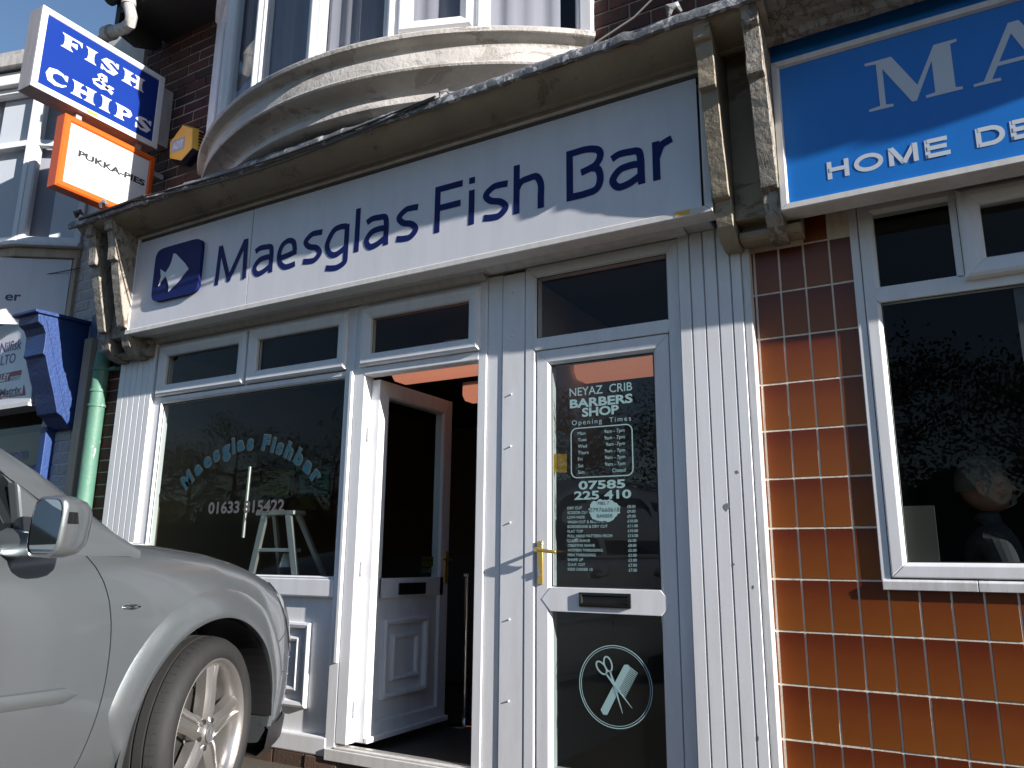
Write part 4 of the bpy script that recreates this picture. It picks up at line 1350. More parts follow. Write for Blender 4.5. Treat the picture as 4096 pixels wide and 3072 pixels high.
def caps(ch, u0, u1):
    w, t = u1 - u0, tb / 2
    st = {'H': [[(t, 0), (t, hb_)], [(w - t, 0), (w - t, hb_)], [(t, hb_ * .52), (w - t, hb_ * .52)]],
          'O': [arc(w / 2, hb_ / 2, w / 2 - t, hb_ / 2 - t, 0, 360, 40)],
          'M': [[(t, 0), (t, hb_)], [(t * 1.2, hb_ - .002), (w * .5, .004)], [(w * .5, .004), (w - t * 1.2, hb_ - .002)], [(w - t, hb_), (w - t, 0)]],
          'E': [[(t, 0), (t, hb_)], [(t, hb_ - t * .85), (w * .92, hb_ - t * .85)], [(t, hb_ * .51), (w * .88, hb_ * .51)], [(t, t * .85), (w, t * .85)]],
          'D': [[(t, 0), (t, hb_)], [(t, hb_ - t * .85)] + arc(w * .52, hb_ / 2, w * .48 - t, hb_ / 2 - t * .85, 90, -90, 18) + [(t, t * .85)]]}[ch]
    mb = MB()
    for i, q in enumerate(st):
        mb.ribbon([(u0 + p[0], 2.637 + p[1]) for p in q], tb, YB - 0.0006 - 0.0005 * i, depth=0.0004)
    mb.build("letter", LETW, BS)
for ch, u0, u1 in (('H', -0.338, -0.255), ('O', -0.236, -0.128), ('M', -0.108, -0.004), ('E', 0.020, 0.105), ('D', 0.192, 0.286), ('E', 0.303, 0.388)):
    caps(ch, u0, u1)

# ================================================================== WHITE BUILDING ON THE LEFT
WB = thing("shop_building", (-6.6, 0, 0), "white painted shop with a splayed upstairs window and blue shopfront", "shop")
wa = MB().box(-6.2, -5.485, 0.0045, 0.30, 0.0, 5.6).build("wall", WALLW, WB)
brickwork(wa, -6.18, -5.49, 0.75, 3.75, 0.0, ME_BRICKW, joint=0.010, phase=0.3, jit=0.002)
# splayed window: facets in plan
F0, F1, F2, F3 = (-5.975, -0.02), (-6.385, -0.300), (-7.10, -0.500), (-8.2, -0.52)
def facet(a, b, inset_out=0.0):
    A_, B_ = Vector((b[0], b[1], 0)), Vector((a[0], a[1], 0))
    d = (B_ - A_)
    w = d.length
    d.normalize()
    nrm = Vector((d.y, -d.x, 0))
    if nrm.y > 0: nrm = -nrm
    return (lambda x, y, z: tuple(A_ + d * x - nrm * y + Vector((0, 0, z)))), w
ws_ = None
for (a, b) in ((F0, F1), (F1, F2), (F2, F3)):
    fn, w = facet(a, b)
    mb = MB()
    mb.frame(0.003, w - 0.003, 3.56, 4.98, [(0, 0.06), (0, -0.004), (0.004, -0.008), (0.045, -0.008), (0.055, 0.004), (0.055, 0.06)], fn=fn)
    zt = 4.42
    mb.add([fn(x, y, z) for x in (0.05, w - 0.05) for y in (-0.006, 0.05) for z in (zt, zt + 0.05)], [(0, 1, 3, 2), (4, 6, 7, 5), (0, 4, 5, 1), (2, 3, 7, 6), (0, 2, 6, 4), (1, 5, 7, 3)])
    o = mb.build("window", UPVC, WB)
    mb = MB()
    mb.add([fn(0.05, 0.02, 3.60), fn(w - 0.05, 0.02, 3.60), fn(w - 0.05, 0.02, 4.94), fn(0.05, 0.02, 4.94)], [(0, 1, 2, 3)])
    mb.build("pane", GLASSUP, o)
    mb = MB()
    mb.add([fn(w * 0.42, 0.07, 3.58), fn(w - 0.04, 0.07, 3.58), fn(w - 0.04, 0.07, 4.96), fn(w * 0.42, 0.07, 4.96)], [(0, 1, 2, 3)])
    mb.build("blind", BLINDW, o)
    mb = MB()
    mb.add([fn(0.02, 0.11, 3.5), fn(w - 0.02, 0.11, 3.5), fn(w - 0.02, 0.11, 5.0), fn(0.02, 0.11, 5.0)], [(0, 1, 2, 3)])
    mb.build("net_curtain", CURTAIN, o)
    # sill, fascia panel and head follow the same facets
    for nm, z0, z1, yo, yi, m_ in (("sill", 3.520, 3.556, -0.055, 0.06, UPVC), ("sill_board", 3.44, 3.518, 0.0, 0.06, CREAMPIPE), ("head", 4.985, 5.10, -0.06, 0.06, UPVC), ("gutter", 5.12, 5.22, -0.12, 0.06, PIPEW)):
        mb = MB()
        mb.add([fn(x, y, z) for x in (-0.01, w + 0.01) for y in (yo, yi) for z in (z0, z1)], [(0, 1, 3, 2), (4, 6, 7, 5), (0, 4, 5, 1), (2, 3, 7, 6), (0, 2, 6, 4), (1, 5, 7, 3)])
        mb.build(nm, m_, WB, 0.006)
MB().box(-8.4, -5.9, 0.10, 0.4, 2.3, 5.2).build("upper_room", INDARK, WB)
MB().prism([(-5.90, 0.0), (-6.40, -0.38), (-7.15, -0.58), (-8.4, -0.6), (-8.4, 0.4), (-5.9, 0.4)], 5.221, 5.30, 'z').build("flat_roof", PIPEW, WB)
# panel with the end of a word under the window
fn, w = facet((-5.985, 0.0), (-6.50, -0.345))
WS = thing("fascia_sign", (-6.3, -0.2, 2.9), "white board lettered er under the splayed window of the left shop", "sign")
mb = MB()
mb.add([fn(x, y, z) for x in (-0.9, w - 0.06) for y in (0.0, 0.02) for z in (2.88, 3.435)], [(0, 1, 3, 2), (4, 6, 7, 5), (0, 4, 5, 1), (2, 3, 7, 6), (0, 2, 6, 4), (1, 5, 7, 3)])
mb.build("panel", SIGNW, WS)
mb = MB()
v, f = text_geo("er", 0.02)
kx = 0.072 / capheight()
mb.add([fn(0.085 + p[0] * kx * 1.3, -0.001, 3.075 + p[1] * kx) for p in v], f)
mb.build("lettering", mat("violet_vinyl", (0.05, 0.04, 0.16), 0.5), WS, fix=False)
MB().box(-6.03, -5.975, -0.03, 0.03, 2.6, 3.52).build("cover_board", CREAMPIPE, WB, 0.004)
# blue boxed bracket of the shopfront, its side looking along +X
prof = [(0.0, 2.855), (-0.395, 2.835), (-0.385, 2.77), (-0.345, 2.745), (-0.322, 2.70), (-0.318, 2.60), (-0.322, 2.545), (-0.300, 2.53), (-0.255, 2.40), (-0.205, 2.27), (-0.160, 2.13), (-0.120, 2.11), (-0.075, 2.06), (-0.050, 2.035), (0.0, 2.035)]
bb = MB().prism(prof, -5.985, -5.725, 'x').build("shopfront_bracket", BLUEP, WB, 0.005)
MB().prism([(0.01, 2.875), (-0.425, 2.858), (-0.425, 2.838), (-0.400, 2.832), (0.01, 2.850)], -6.02, -5.705, 'x').build("cap", BLUEP, bb, 0.003)
MB().prism([(-0.06, 2.03), (-0.34, 2.82), (-0.30, 2.82), (-0.04, 2.03)], -5.7245, -5.7215, 'x').build("batten", BLUEP, bb)
MB().box(-6.06, -5.985, -0.075, 0.02, 0.10, 2.06).build("shopfront_post", BLUEP, WB, 0.006)
MB().box(-5.70, -5.62, -0.008, 0.02, 2.60, 2.92).build("painted_patch", mat("slate_blue", (0.10, 0.14, 0.24), 0.6), WB)
sfw = MB()
sfw.box(-8.2, -6.06, -0.04, 0.02, 1.62, 1.78)
sfw.box(-8.2, -6.06, -0.05, 0.02, 0.1, 0.9)
sfw.build("shopfront_rail", BLUEP, WB, 0.004)
MB().box(-8.2, -6.06, -0.02, -0.014, 0.9, 2.1).build("pane", GLASS, WB)
MB().box(-8.2, -6.06, 0.05, 0.06, 1.75, 2.06).build("window_board", mat("brown_board", (0.16, 0.12, 0.08), 0.8), WB)
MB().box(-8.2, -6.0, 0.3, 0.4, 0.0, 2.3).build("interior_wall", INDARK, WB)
ct = MB()
text_into(ct, ".com", -6.62, 1.84, 0.085, -0.0215, width=0.34, bold=0.03)
ct.build("lettering", mat("deep_blue_vinyl", (0.02, 0.025, 0.12), 0.5), WB, fix=False)
# lower sign board with trade names
LS = thing("shop_sign", (-6.5, -0.2, 2.2), "white trade-name board beside the blue bracket of the left shop", "sign")
MB().box(-8.0, -6.03, -0.20, -0.05, 2.235, 2.92).build("panel", SIGNW, LS, 0.004)
MB().box(-8.0, -6.035, -0.21, -0.04, 2.205, 2.232).build("bottom_trim", TRIMW, LS)
tx = MB()
VIO, RED, GRY = mat("purple_vinyl", (0.09, 0.05, 0.17), 0.5), mat("crimson_vinyl", (0.22, 0.015, 0.05), 0.5), mat("grey_text", (0.10, 0.10, 0.11), 0.5)
yt = -0.2015
text_into(tx, "Nilfisk", -6.265, 2.680, 0.082, yt, align='R', bold=0.01, mi=0)
text_into(tx, "ALTO", -6.325, 2.575, 0.078, yt, align='R', bold=0.01, mi=0)
tx.box(-6.62, -6.36, yt, yt + 0.001, 2.430, 2.500, 1)
text_into(tx, "SEALEY", -6.37, 2.438, 0.052, yt - 0.001, align='R', width=0.24, bold=0.03, mi=3)
tx.box(-6.355, -6.21, yt, yt + 0.001, 2.462, 2.502, 1)
text_into(tx, "PRODUCTS", -6.215, 2.428, 0.026, yt, align='R', width=0.14, mi=2)
text_into(tx, "Matrix", -6.175, 2.318, 0.055, yt, align='R', width=0.30, bold=0.03, mi=2)
tx.prism([(-6.52, 2.292), (-6.10, 2.292), (-6.145, 2.375), (-6.155, 2.375), (-6.155, 2.312), (-6.52, 2.312)], yt, yt + 0.001, 'y', 1)
text_into(tx, "Cleaning Systems", -6.17, 2.2945, 0.012, yt - 0.001, align='R', width=0.30, mi=3)
tx.build("lettering", [VIO, RED, GRY, FISHW], LS, fix=False)
# pipes on the party wall
gp = MB().tube([(-5.405, -0.062, 0.02), (-5.405, -0.062, 2.42), (-5.405, -0.055, 2.56)], 0.055, 16).build("drainpipe", GREEN, None, smooth=True)
setp(gp, "round green drainpipe with scuffed paint beside the white pilaster", "pipe")
for z in (2.44, 2.28, 2.17, 1.05):
    MB().lathe([(0.057, z - 0.012), (0.062, z - 0.010), (0.062, z + 0.010), (0.057, z + 0.012)], 16, fn=lambda x, y, h: (-5.405 + x, -0.062 + y, h)).build("collar", GREEN, gp, smooth=True)
MB().box(-5.36, -5.27, -0.05, 0.0, 2.43, 2.455).build("bracket_clip", GREEN, gp)
cp = MB().box(-5.690, -5.595, -0.05, 0.0, 0.02, 2.72).build("cable_trunking", CREAMPIPE, None, 0.006)
setp(cp, "flat cream trunking running up the white brick wall", "trunking")
cb = MB().tube([(-5.455, -0.012, 1.86), (-5.475, -0.012, 1.70), (-5.505, -0.012, 1.55), (-5.53, -0.012, 1.30)], 0.004, 6).build("cable", CABLE, None, smooth=True)
setp(cb, "short dark cable on white brick beside the green pipe", "cable")
# cables along the cornice
def cable(pts, r, label):
    o = MB().tube(pts, r, 6).build("cable", CABLE, None, smooth=True)
    return setp(o, label, "cable", None)
def sagc(a, b, sag, n=16):
    a, b = Vector(a), Vector(b)
    return [tuple(a.lerp(b, i / n) - Vector((0, 0, sag * math.sin(math.pi * i / n)))) for i in range(n + 1)]
cable(sagc((-4.62, -0.478, 3.43), (-2.15, -0.480, 3.43), 0.085), 0.006, "thin dark cable sagging lowest below the curved bay")
cable(sagc((-4.55, -0.474, 3.44), (-2.15, -0.474, 3.44), 0.045), 0.006, "thin dark cable above the other, strung under the bay")
cable(sagc((-5.22, -0.476, 3.43), (-4.50, -0.476, 3.44), 0.004), 0.012, "thick black cable lying along the left end of the cornice lip")
cable([(-1.32, -0.42, 3.46), (-1.16, -0.20, 3.72), (-1.06, -0.02, 3.98), (-1.03, -0.012, 4.25)], 0.006, "pale cable rising from the cornice up the dark bricks right of the bay")
cable(sagc((-6.9, -0.44, 3.32), (-5.93, -0.02, 3.35), 0.05), 0.004, "thin black cable across the white board lettered er")

# ================================================================== things inside
def legbar(mb, a, b, w=0.025, d=0.02):
    a, b = Vector(a), Vector(b)
    ax_ = (b - a).normalized()
    sx = Vector((0, 1, 0)).cross(ax_).normalized() * w / 2
    sy = ax_.cross(sx).normalized() * d / 2
    v = [p + s1 * sx + s2 * sy for p in (a, b) for s1, s2 in ((-1, -1), (1, -1), (1, 1), (-1, 1))]
    mb.add(v, [(0, 3, 2, 1), (4, 5, 6, 7), (0, 1, 5, 4), (1, 2, 6, 5), (2, 3, 7, 6), (3, 0, 4, 7)])
    return mb
LD = thing("step_ladder", (-3.6, 0.3, 0.1), "aluminium step ladder standing just behind the shop window", "ladder")
YLd = 0.045
MB().box(-3.78, -3.46, YLd - 0.012, YLd + 0.09, 1.352, 1.378).build("top_cap", ALU, LD, 0.004)
legbar(MB(), (-3.71, YLd, 1.355), (-3.98, YLd, 0.10), 0.042).build("leg", ALU, LD)
legbar(MB(), (-3.51, YLd, 1.355), (-3.20, YLd, 0.10), 0.042).build("leg", ALU, LD)
legbar(MB(), (-3.71, YLd + 0.08, 1.355), (-3.98, YLd + 0.62, 0.10), 0.03).build("leg", ALU, LD)
legbar(MB(), (-3.51, YLd + 0.08, 1.355), (-3.20, YLd + 0.62, 0.10), 0.03).build("leg", ALU, LD)
for z, h in ((1.145, 0.16), (0.90, 0.21), (0.62, 0.25), (0.34, 0.30)):
    MB().box(-3.61 - h, -3.61 + h, YLd - 0.008, YLd + 0.06, z - 0.011, z + 0.011).build("tread", ALU, LD, 0.003)
pot = MB().lathe([(0.020, 1.075), (0.025, 1.125), (0.045, 1.05), (0.048, 1.045), (0.040, 1.045), (0.020, 1.10)], 16, fn=lambda x, y, h: (-3.60 + x, YLd + 0.10 + y, h)).build("lamp_shade", ALU, None, smooth=True)
setp(pot, "small metal cone hanging by the ladder behind the window", "cone")
po = MB().tube([(-3.885, 0.045, 1.22), (-3.875, 0.045, 1.66)], 0.010, 10).build("curtain_pole", ALU, None, smooth=True)
setp(po, "thin upright pole standing left of the ladder behind the window", "pole")
SP = thing("barrier_post", (-2.84, 1.0, 0.1), "slim chrome queue post on a round base inside the open door", "post")
MB().tube([(-2.842, 1.0, 0.12), (-2.842, 1.0, 1.0)], 0.017, 16).build("post", CHROME, SP, smooth=True)
MB().lathe([(0.0, 0.118), (0.05, 0.124), (0.14, 0.112), (0.150, 0.104), (0.150, 0.10)], 32, fn=lambda x, y, h: (-2.842 + x, 1.0 + y, h)).build("base", CHROME, SP, smooth=True)
MB().lathe([(0.017, 0.985), (0.028, 0.99), (0.028, 1.01), (0.0, 1.016)], 16, fn=lambda x, y, h: (-2.842 + x, 1.0 + y, h)).build("cap", CHROME, SP, smooth=True)
def glow_fitting(x0, x1, y, z, label):  # salmon box under the ceiling with an added glow
    t_ = thing("glow_fitting", ((x0 + x1) / 2, y, z), label, "light")
    MB().prism([(y - 0.10, z + 0.12), (y - 0.10, z + 0.04), (y - 0.06, z), (y + 0.06, z), (y + 0.10, z + 0.04), (y + 0.10, z + 0.12)], x0, x1, 'x').build("glow_face", SALMON, t_, 0.01)
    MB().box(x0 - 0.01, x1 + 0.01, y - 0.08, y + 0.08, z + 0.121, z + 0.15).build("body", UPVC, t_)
glow_fitting(-3.15, -2.15, 0.60, 2.235, "long pink ceiling box with added glow just inside the open door")
glow_fitting(-3.35, -2.55, 1.75, 2.33, "short pink ceiling box with added glow deeper inside the shop")
glow_fitting(-1.88, -1.40, 0.70, 2.13, "pink ceiling box with added glow behind the top of the barber door glass")
SD = thing("smoke_detector", (-3.02, 1.05, 2.3), "round white vented detector hanging from the shop ceiling", "detector")
cf = lambda x, y, h: (-2.99 + x, 1.05 + y, h)
MB().lathe([(0.0, 2.60), (0.115, 2.60), (0.115, 2.52), (0.10, 2.49), (0.0, 2.49)], 24, fn=cf).build("base", UPVC, SD, smooth=35)
MB().lathe([(0.0, 2.488), (0.085, 2.488), (0.085, 2.45), (0.065, 2.42), (0.0, 2.42)], 24, fn=cf).build("head", UPVC, SD, smooth=35)
MB().lathe([(0.0, 2.418), (0.03, 2.418), (0.03, 2.36), (0.0, 2.36)], 16, fn=cf).build("tip", UPVC, SD, smooth=35)
def menu(x0, x1, z0, z1, m, label):
    t_ = thing("menu_board", ((x0 + x1) / 2, 1.2, z0), label, "menu board")
    MB().box(x0 - 0.03, x1 + 0.03, 1.205, 1.23, z0 - 0.03, z1 + 0.09).build("case", INDARK, t_, 0.004)
    MB().box(x0, x1, 1.20, 1.204, z0, z1).build("panel", m, t_)
    mb = MB()
    for i in range(5):
        zz = z1 - (i + 1) * (z1 - z0) / 6
        mb.box(x0 + 0.03, x1 - 0.05, 1.1985, 1.1995, zz, zz + 0.010)
    mb.build("menu_line", INDARK, t_)
menu(-5.50, -5.15, 1.62, 1.84, MENUG, "leftmost green menu board inside the shop window")
menu(-5.03, -4.70, 1.60, 1.80, MENUY, "yellow menu board hanging between the green ones")
menu(-4.58, -4.28, 1.60, 1.80, MENUG, "rightmost green menu board inside the shop window")
PO = thing("poster", (-3.2, 0.5, 1.2), "small pale poster with a round fish emblem in the window corner", "poster")
MB().box(-3.36, -3.17, 0.30, 0.303, 1.16, 1.42).build("sheet", GVIN, PO)
pm = MB()
pm.ribbon(arc(-3.265, 1.345, 0.035, 0.045, 0, 360, 24), 0.012, 0.2985, depth=0.0005)
text_into(pm, "fish", -3.31, 1.24, 0.035, 0.2988, width=0.09)
pm.build("print", WVIN, PO, fix=False)

# a person behind the right-hand window, in profile
def person():
    t_ = thing("person", (0.10, 0.55, 0.1), "person with grey hair and dark jacket seen side-on behind the right window", "person")
    me = bpy.data.meshes.new("body")
    V = [(0.10, 0.62, 0.95), (0.10, 0.62, 1.10), (0.11, 0.60, 1.20), (0.10, 0.59, 1.27), (0.09, 0.58, 1.33),
         (0.11, 0.42, 1.19), (0.16, 0.36, 1.00), (0.28, 0.34, 0.98), (0.11, 0.78, 1.19), (0.14, 0.84, 0.98), (0.28, 0.80, 0.92),
         (0.10, 0.52, 0.84), (0.34, 0.50, 0.80), (0.36, 0.50, 0.42), (0.36, 0.50, 0.14), (0.10, 0.72, 0.84), (0.34, 0.74, 0.80), (0.36, 0.74, 0.42), (0.36, 0.74, 0.14), (0.44, 0.50, 0.12), (0.44, 0.74, 0.12)]
    E = [(0, 1), (1, 2), (2, 3), (3, 4), (2, 5), (5, 6), (6, 7), (2, 8), (8, 9), (9, 10), (0, 11), (11, 12), (12, 13), (13, 14), (0, 15), (15, 16), (16, 17), (17, 18), (14, 19), (18, 20)]
    rad = [0.15, 0.15, 0.13, 0.055, 0.055, 0.065, 0.05, 0.038, 0.065, 0.05, 0.038, 0.09, 0.075, 0.055, 0.045, 0.09, 0.075, 0.055, 0.045, 0.045, 0.045]
    me.from_pydata(V, E, [])
    me.transform(Matrix.Translation(-OFF[t_.name]))
    me.materials.append(CLOTH)
    o = bpy.data.objects.new("body", me)
    link(o, t_)
    sk = o.modifiers.new("skin", 'SKIN')
    for i, d in enumerate(me.skin_vertices[0].data):
        d.radius = (rad[i], rad[i])
        d.use_root = (i == 0)
    sb = o.modifiers.new("sub", 'SUBSURF')
    sb.levels = sb.render_levels = 2
    # head, facing +X: profile rings
    hm = MB()
    def head(i, j):
        a = 2 * math.pi * i / 24
        ph = math.pi * j / 16
        rx = 0.098 * math.sin(ph)
        x = rx * math.cos(a)
        y = 0.076 * math.sin(ph) * math.sin(a)
        z = 0.118 * math.cos(ph)
        if z < -0.03: x += 0.016 * (-0.03 - z) / 0.09
        fr_ = max(0, math.cos(a)) ** 10
        x += fr_ * (0.034 * math.exp(-((z + 0.020) / 0.018) ** 2) + 0.010 * math.exp(-((z + 0.058) / 0.010) ** 2) + 0.012 * math.exp(-((z + 0.095) / 0.016) ** 2) - 0.008 * math.exp(-((z - 0.012) / 0.010) ** 2))
        return (0.095 + x, 0.58 + y, 1.435 + z)
    hm.grid(head, 24, 17, closeu=True)
    hm.build("head", SKIN, t_, smooth=True)
    hr = MB()
    def hair(i, j):
        a = 2 * math.pi * i / 24
        ph = math.pi * 0.58 * j / 9
        cutf = 0.72 if math.cos(a) > 0.35 else 1.0
        ph *= cutf
        k_ = 1.06 + 0.02 * math.sin(i * 5 + j * 3)
        return (0.088 + 0.100 * k_ * math.sin(ph) * math.cos(a), 0.58 + 0.079 * k_ * math.sin(ph) * math.sin(a), 1.440 + 0.120 * k_ * math.cos(ph))
    hr.grid(hair, 24, 10, closeu=True)
    hr.build("hair", HAIR, t_, smooth=True)
    for y, s_ in ((0.505, -1), (0.655, 1)):
        MB().lathe([(0.0, 0.0), (0.022, 0.004), (0.026, 0.010), (0.012, 0.012), (0.0, 0.008)], 12, fn=lambda x, yy, h, y=y, s_=s_: (0.085 + x * 0.8, y + s_ * h, 1.42 + yy * 1.3)).build("ear", SKIN, t_, smooth=True)
    for (hx_, hy, hz) in ((0.31, 0.34, 0.975), (0.31, 0.80, 0.915)):
        mb = MB()
        mb.tube([(hx_ - 0.03, hy, hz), (hx_ + 0.02, hy, hz), (hx_ + 0.065, hy, hz - 0.004)], [0.026, 0.036, 0.030], 10)
        for k_ in range(4):
            yy = hy - 0.027 + 0.018 * k_
            L_ = (0.062, 0.072, 0.068, 0.052)[k_]
            mb.tube([(hx_ + 0.055, yy, hz - 0.004), (hx_ + 0.055 + L_ * 0.6, yy, hz - 0.010), (hx_ + 0.055 + L_, yy, hz - 0.032)], [0.010, 0.009, 0.007], 8)
        mb.tube([(hx_ + 0.0, hy - 0.03, hz), (hx_ + 0.03, hy - 0.052, hz - 0.006), (hx_ + 0.06, hy - 0.050, hz - 0.016)], [0.012, 0.011, 0.008], 8)
        mb.build("hand", SKIN, t_, smooth=True)
    st_ = thing("stool", (0.10, 0.62, 0.1), "dark stool under the person behind the right window", "stool")
    MB().lathe([(0.0, 0.76), (0.17, 0.76), (0.18, 0.72), (0.0, 0.71)], 24, fn=lambda x, y, h: (0.08 + x, 0.62 + y, h)).build("seat", CLOTH, st_, smooth=35)
    for sx, sy in ((-1, -1), (1, -1), (1, 1), (-1, 1)):
        MB().tube([(0.08 + 0.10 * sx, 0.62 + 0.10 * sy, 0.72), (0.08 + 0.17 * sx, 0.62 + 0.17 * sy, 0.10)], 0.014, 8).build("leg", PLASTIC, st_, smooth=True)
person()

# ================================================================== SILVER CAR
HEAD = R(-8)
hdv = Vector((math.sin(HEAD), math.cos(HEAD), 0))
wv = Vector((math.cos(HEAD), -math.sin(HEAD), 0))
hub = Vector((-2.79, -0.99, 0))
root = hub - wv * 0.96
CAR = thing("parked_car", root, "silver four-by-four parked nose-in towards the shopfront", "car", local=True, rot=-HEAD)
ip = lambda x, xp, fp: float(np.interp(x, xp, fp))
def smoothed(xp, fp, width=0.10):
    g = np.linspace(-4.6, 1.2, 1161)
    y = np.interp(g, xp, fp)
    k_ = np.hanning(int(width / 0.005) * 2 + 1)
    k_ /= k_.sum()
    pad = len(k_) // 2
    yy = np.convolve(np.pad(y, pad, mode='edge'), k_, mode='valid')
    return lambda s: float(np.interp(s, g, yy))
Wf = smoothed([-4.25, -4.18, -4.0, -3.6, -3.0, 0.0, 0.30, 0.50, 0.64, 0.74, 0.82, 0.88], [0.70, 0.84, 0.91, 0.95, 0.96, 0.96, 0.945, 0.90, 0.83, 0.74, 0.58, 0.36], 0.06)
ZSf = smoothed([-4.25, -4.1, -3.0, -1.2, -0.70, -0.30, 0.0, 0.20, 0.42, 0.56, 0.66, 0.76, 0.83, 0.88], [1.02, 1.12, 1.19, 1.155, 1.150, 1.135, 1.105, 1.065, 1.005, 0.955, 0.90, 0.80, 0.71, 0.66], 0.05)
ZBf = smoothed([-4.25, -3.9, 0.5, 0.75, 0.88], [0.42, 0.27, 0.25, 0.27, 0.34], 0.08)
def side_pts(s):
    w, zs, zb = Wf(s), ZSf(s), ZBf(s)
    P = [(0, zb), (0.80 * w, zb), (0.925 * w, zb + 0.012), (0.968 * w, zb + 0.07)]
    P += [(0.986 * w, zb + 0.16), (0.997 * w, 0.34 * (zs - zb) + zb), (1.0 * w, 0.46 * (zs - zb) + zb)]
    for u, k_ in ((0.58, 1.0), (0.68, 0.996), (0.77, 0.987), (0.845, 0.972), (0.905, 0.952), (0.950, 0.925), (0.982, 0.893)):
        P.append((k_ * w, zb + u * (zs - zb)))
    P += [(0.855 * w, zs + 0.002), (0.80 * w, zs + 0.012), (0.72 * w, zs + 0.024), (0.58 * w, zs + 0.040), (0.40 * w, zs + 0.052), (0.2 * w, zs + 0.058), (0, zs + 0.060)]
    return P
def flank_x(s, z):
    P = side_pts(s)[3:15]
    return float(np.interp(z, [p[1] for p in P], [p[0] for p in P]))
st_s = np.concatenate([np.linspace(-4.25, -4.0, 7), np.linspace(-3.9, -0.2, 30), np.linspace(-0.12, 0.88, 34)])
bm_ = MB()
ring_n = None
for s in st_s:
    P = side_pts(s)
    ring = [(p[0], s, p[1]) for p in P] + [(-p[0], s, p[1]) for p in P[-2:0:-1]]
    ring_n = len(ring)
    bm_.v += ring
for i in range(len(st_s) - 1):
    for j in range(ring_n):
        a, b = i * ring_n + j, i * ring_n + (j + 1) % ring_n
        bm_.f.append([a, b, b + ring_n, a + ring_n])
        bm_.mi.append(0)
bm_.f.append(list(range(ring_n))[::-1])
bm_.f.append([(len(st_s) - 1) * ring_n + j for j in range(ring_n)])
bm_.mi += [0, 0]
hull_me = bm_.mesh("hull", SILVER, smooth=True)

def boolean(me, cutters, op):
    tmp = bpy.data.objects.new("tmp", me)
    COL.objects.link(tmp)
    cs_ = []
    for c in cutters:
        o = bpy.data.objects.new("cut", c)
        COL.objects.link(o)
        cs_.append(o)
        md = tmp.modifiers.new("b", 'BOOLEAN')
        md.operation = op
        md.solver = 'EXACT'
        md.object = o
    dg = bpy.context.evaluated_depsgraph_get()
    out = bpy.data.meshes.new_from_object(tmp.evaluated_get(dg))
    bpy.data.objects.remove(tmp)
    for o in cs_:
        bpy.data.objects.remove(o)
    return out
def prism_x(poly, x0, x1, m=SILVER):
    return MB().prism(poly, x0, x1, 'x').mesh("cut", m)
def circle_yz(cy, cz, r, n=48):
    return [(cy + r * math.cos(2 * math.pi * i / n), cz + r * math.sin(2 * math.pi * i / n)) for i in range(n)]
def archp(cy):
    return [(cy + 0.40 * 1.0, 0.0)] + [(cy + (0.452 if math.cos(t) < 0 else 0.405) * math.cos(t), 0.385 + 0.462 * math.sin(t)) for t in np.linspace(0, math.pi, 40)] + [(cy - 0.452, 0.0)]
shut = spline([(-0.735, 1.30), (-0.728, 1.19), (-0.655, 1.09), (-0.608, 1.00), (-0.583, 0.90), (-0.574, 0.78), (-0.582, 0.62), (-0.618, 0.47), (-0.668, 0.36), (-0.70, 0.335)], 4)
fdoor = shut + [(-1.70, 0.335), (-1.735, 0.40), (-1.735, 1.30)]
def inset(poly, d):
    c = (sum(p[0] for p in poly) / len(poly), sum(p[1] for p in poly) / len(poly))
    out = []
    n = len(poly)
    for i in range(n):
        a, b, c_ = Vector(poly[i - 1]), Vector(poly[i]), Vector(poly[(i + 1) % n])
        d0, d1 = (b - a).normalized(), (c_ - b).normalized()
        nn = Vector((d0.y, -d0.x)) + Vector((d1.y, -d1.x))
        nn = nn.normalized() if nn.length > 1e-6 else Vector((d0.y, -d0.x))
        if nn.dot(Vector(c) - b) < 0 and False: nn = -nn
        out.append((b.x + nn.x * d, b.y + nn.y * d))
    return out
def signed(poly):
    return sum(poly[i][0] * poly[(i + 1) % len(poly)][1] - poly[(i + 1) % len(poly)][0] * poly[i][1] for i in range(len(poly)))
rdoor = [(-1.745, 1.30), (-1.745, 0.40), (-1.75, 0.335), (-2.50, 0.335)] + [(-3.075 + 0.53 * math.cos(t), 0.385 + 0.53 * math.sin(t)) for t in np.linspace(R(-2), R(62), 10)] + [(-2.80, 1.0), (-2.80, 1.30)]
GAP = 0.0050
def shrink(poly):
    p = inset(poly, GAP)
    return p if abs(signed(p)) < abs(signed(poly)) else inset(poly, -GAP)
cutters = [prism_x(archp(0.0), 0.60, 1.3), prism_x(archp(0.0), -1.3, -0.60), prism_x(archp(-3.075), 0.60, 1.3), prism_x(archp(-3.075), -1.3, -0.60),
           prism_x(fdoor, 0.72, 1.3), prism_x(rdoor, 0.72, 1.3)]
body_me = boolean(hull_me, cutters, 'DIFFERENCE')
def fin(me, name, parent, m=None):
    me.name = name
    me.polygons.foreach_set("use_smooth", [True] * len(me.polygons))
    me.set_sharp_from_angle(angle=R(32))
    if m:
        me.materials.clear()
        me.materials.append(m)
    o = bpy.data.objects.new(name, me)
    link(o, parent)
    return o
fin(body_me, "body", CAR)
fd_me = boolean(hull_me, [prism_x(shrink(fdoor), 0.73, 1.3)], 'INTERSECT')
fd = fin(fd_me, "door", CAR)
rd_me = boolean(hull_me, [prism_x(shrink(rdoor), 0.73, 1.3)], 'INTERSECT')
rd = fin(rd_me, "door", CAR)
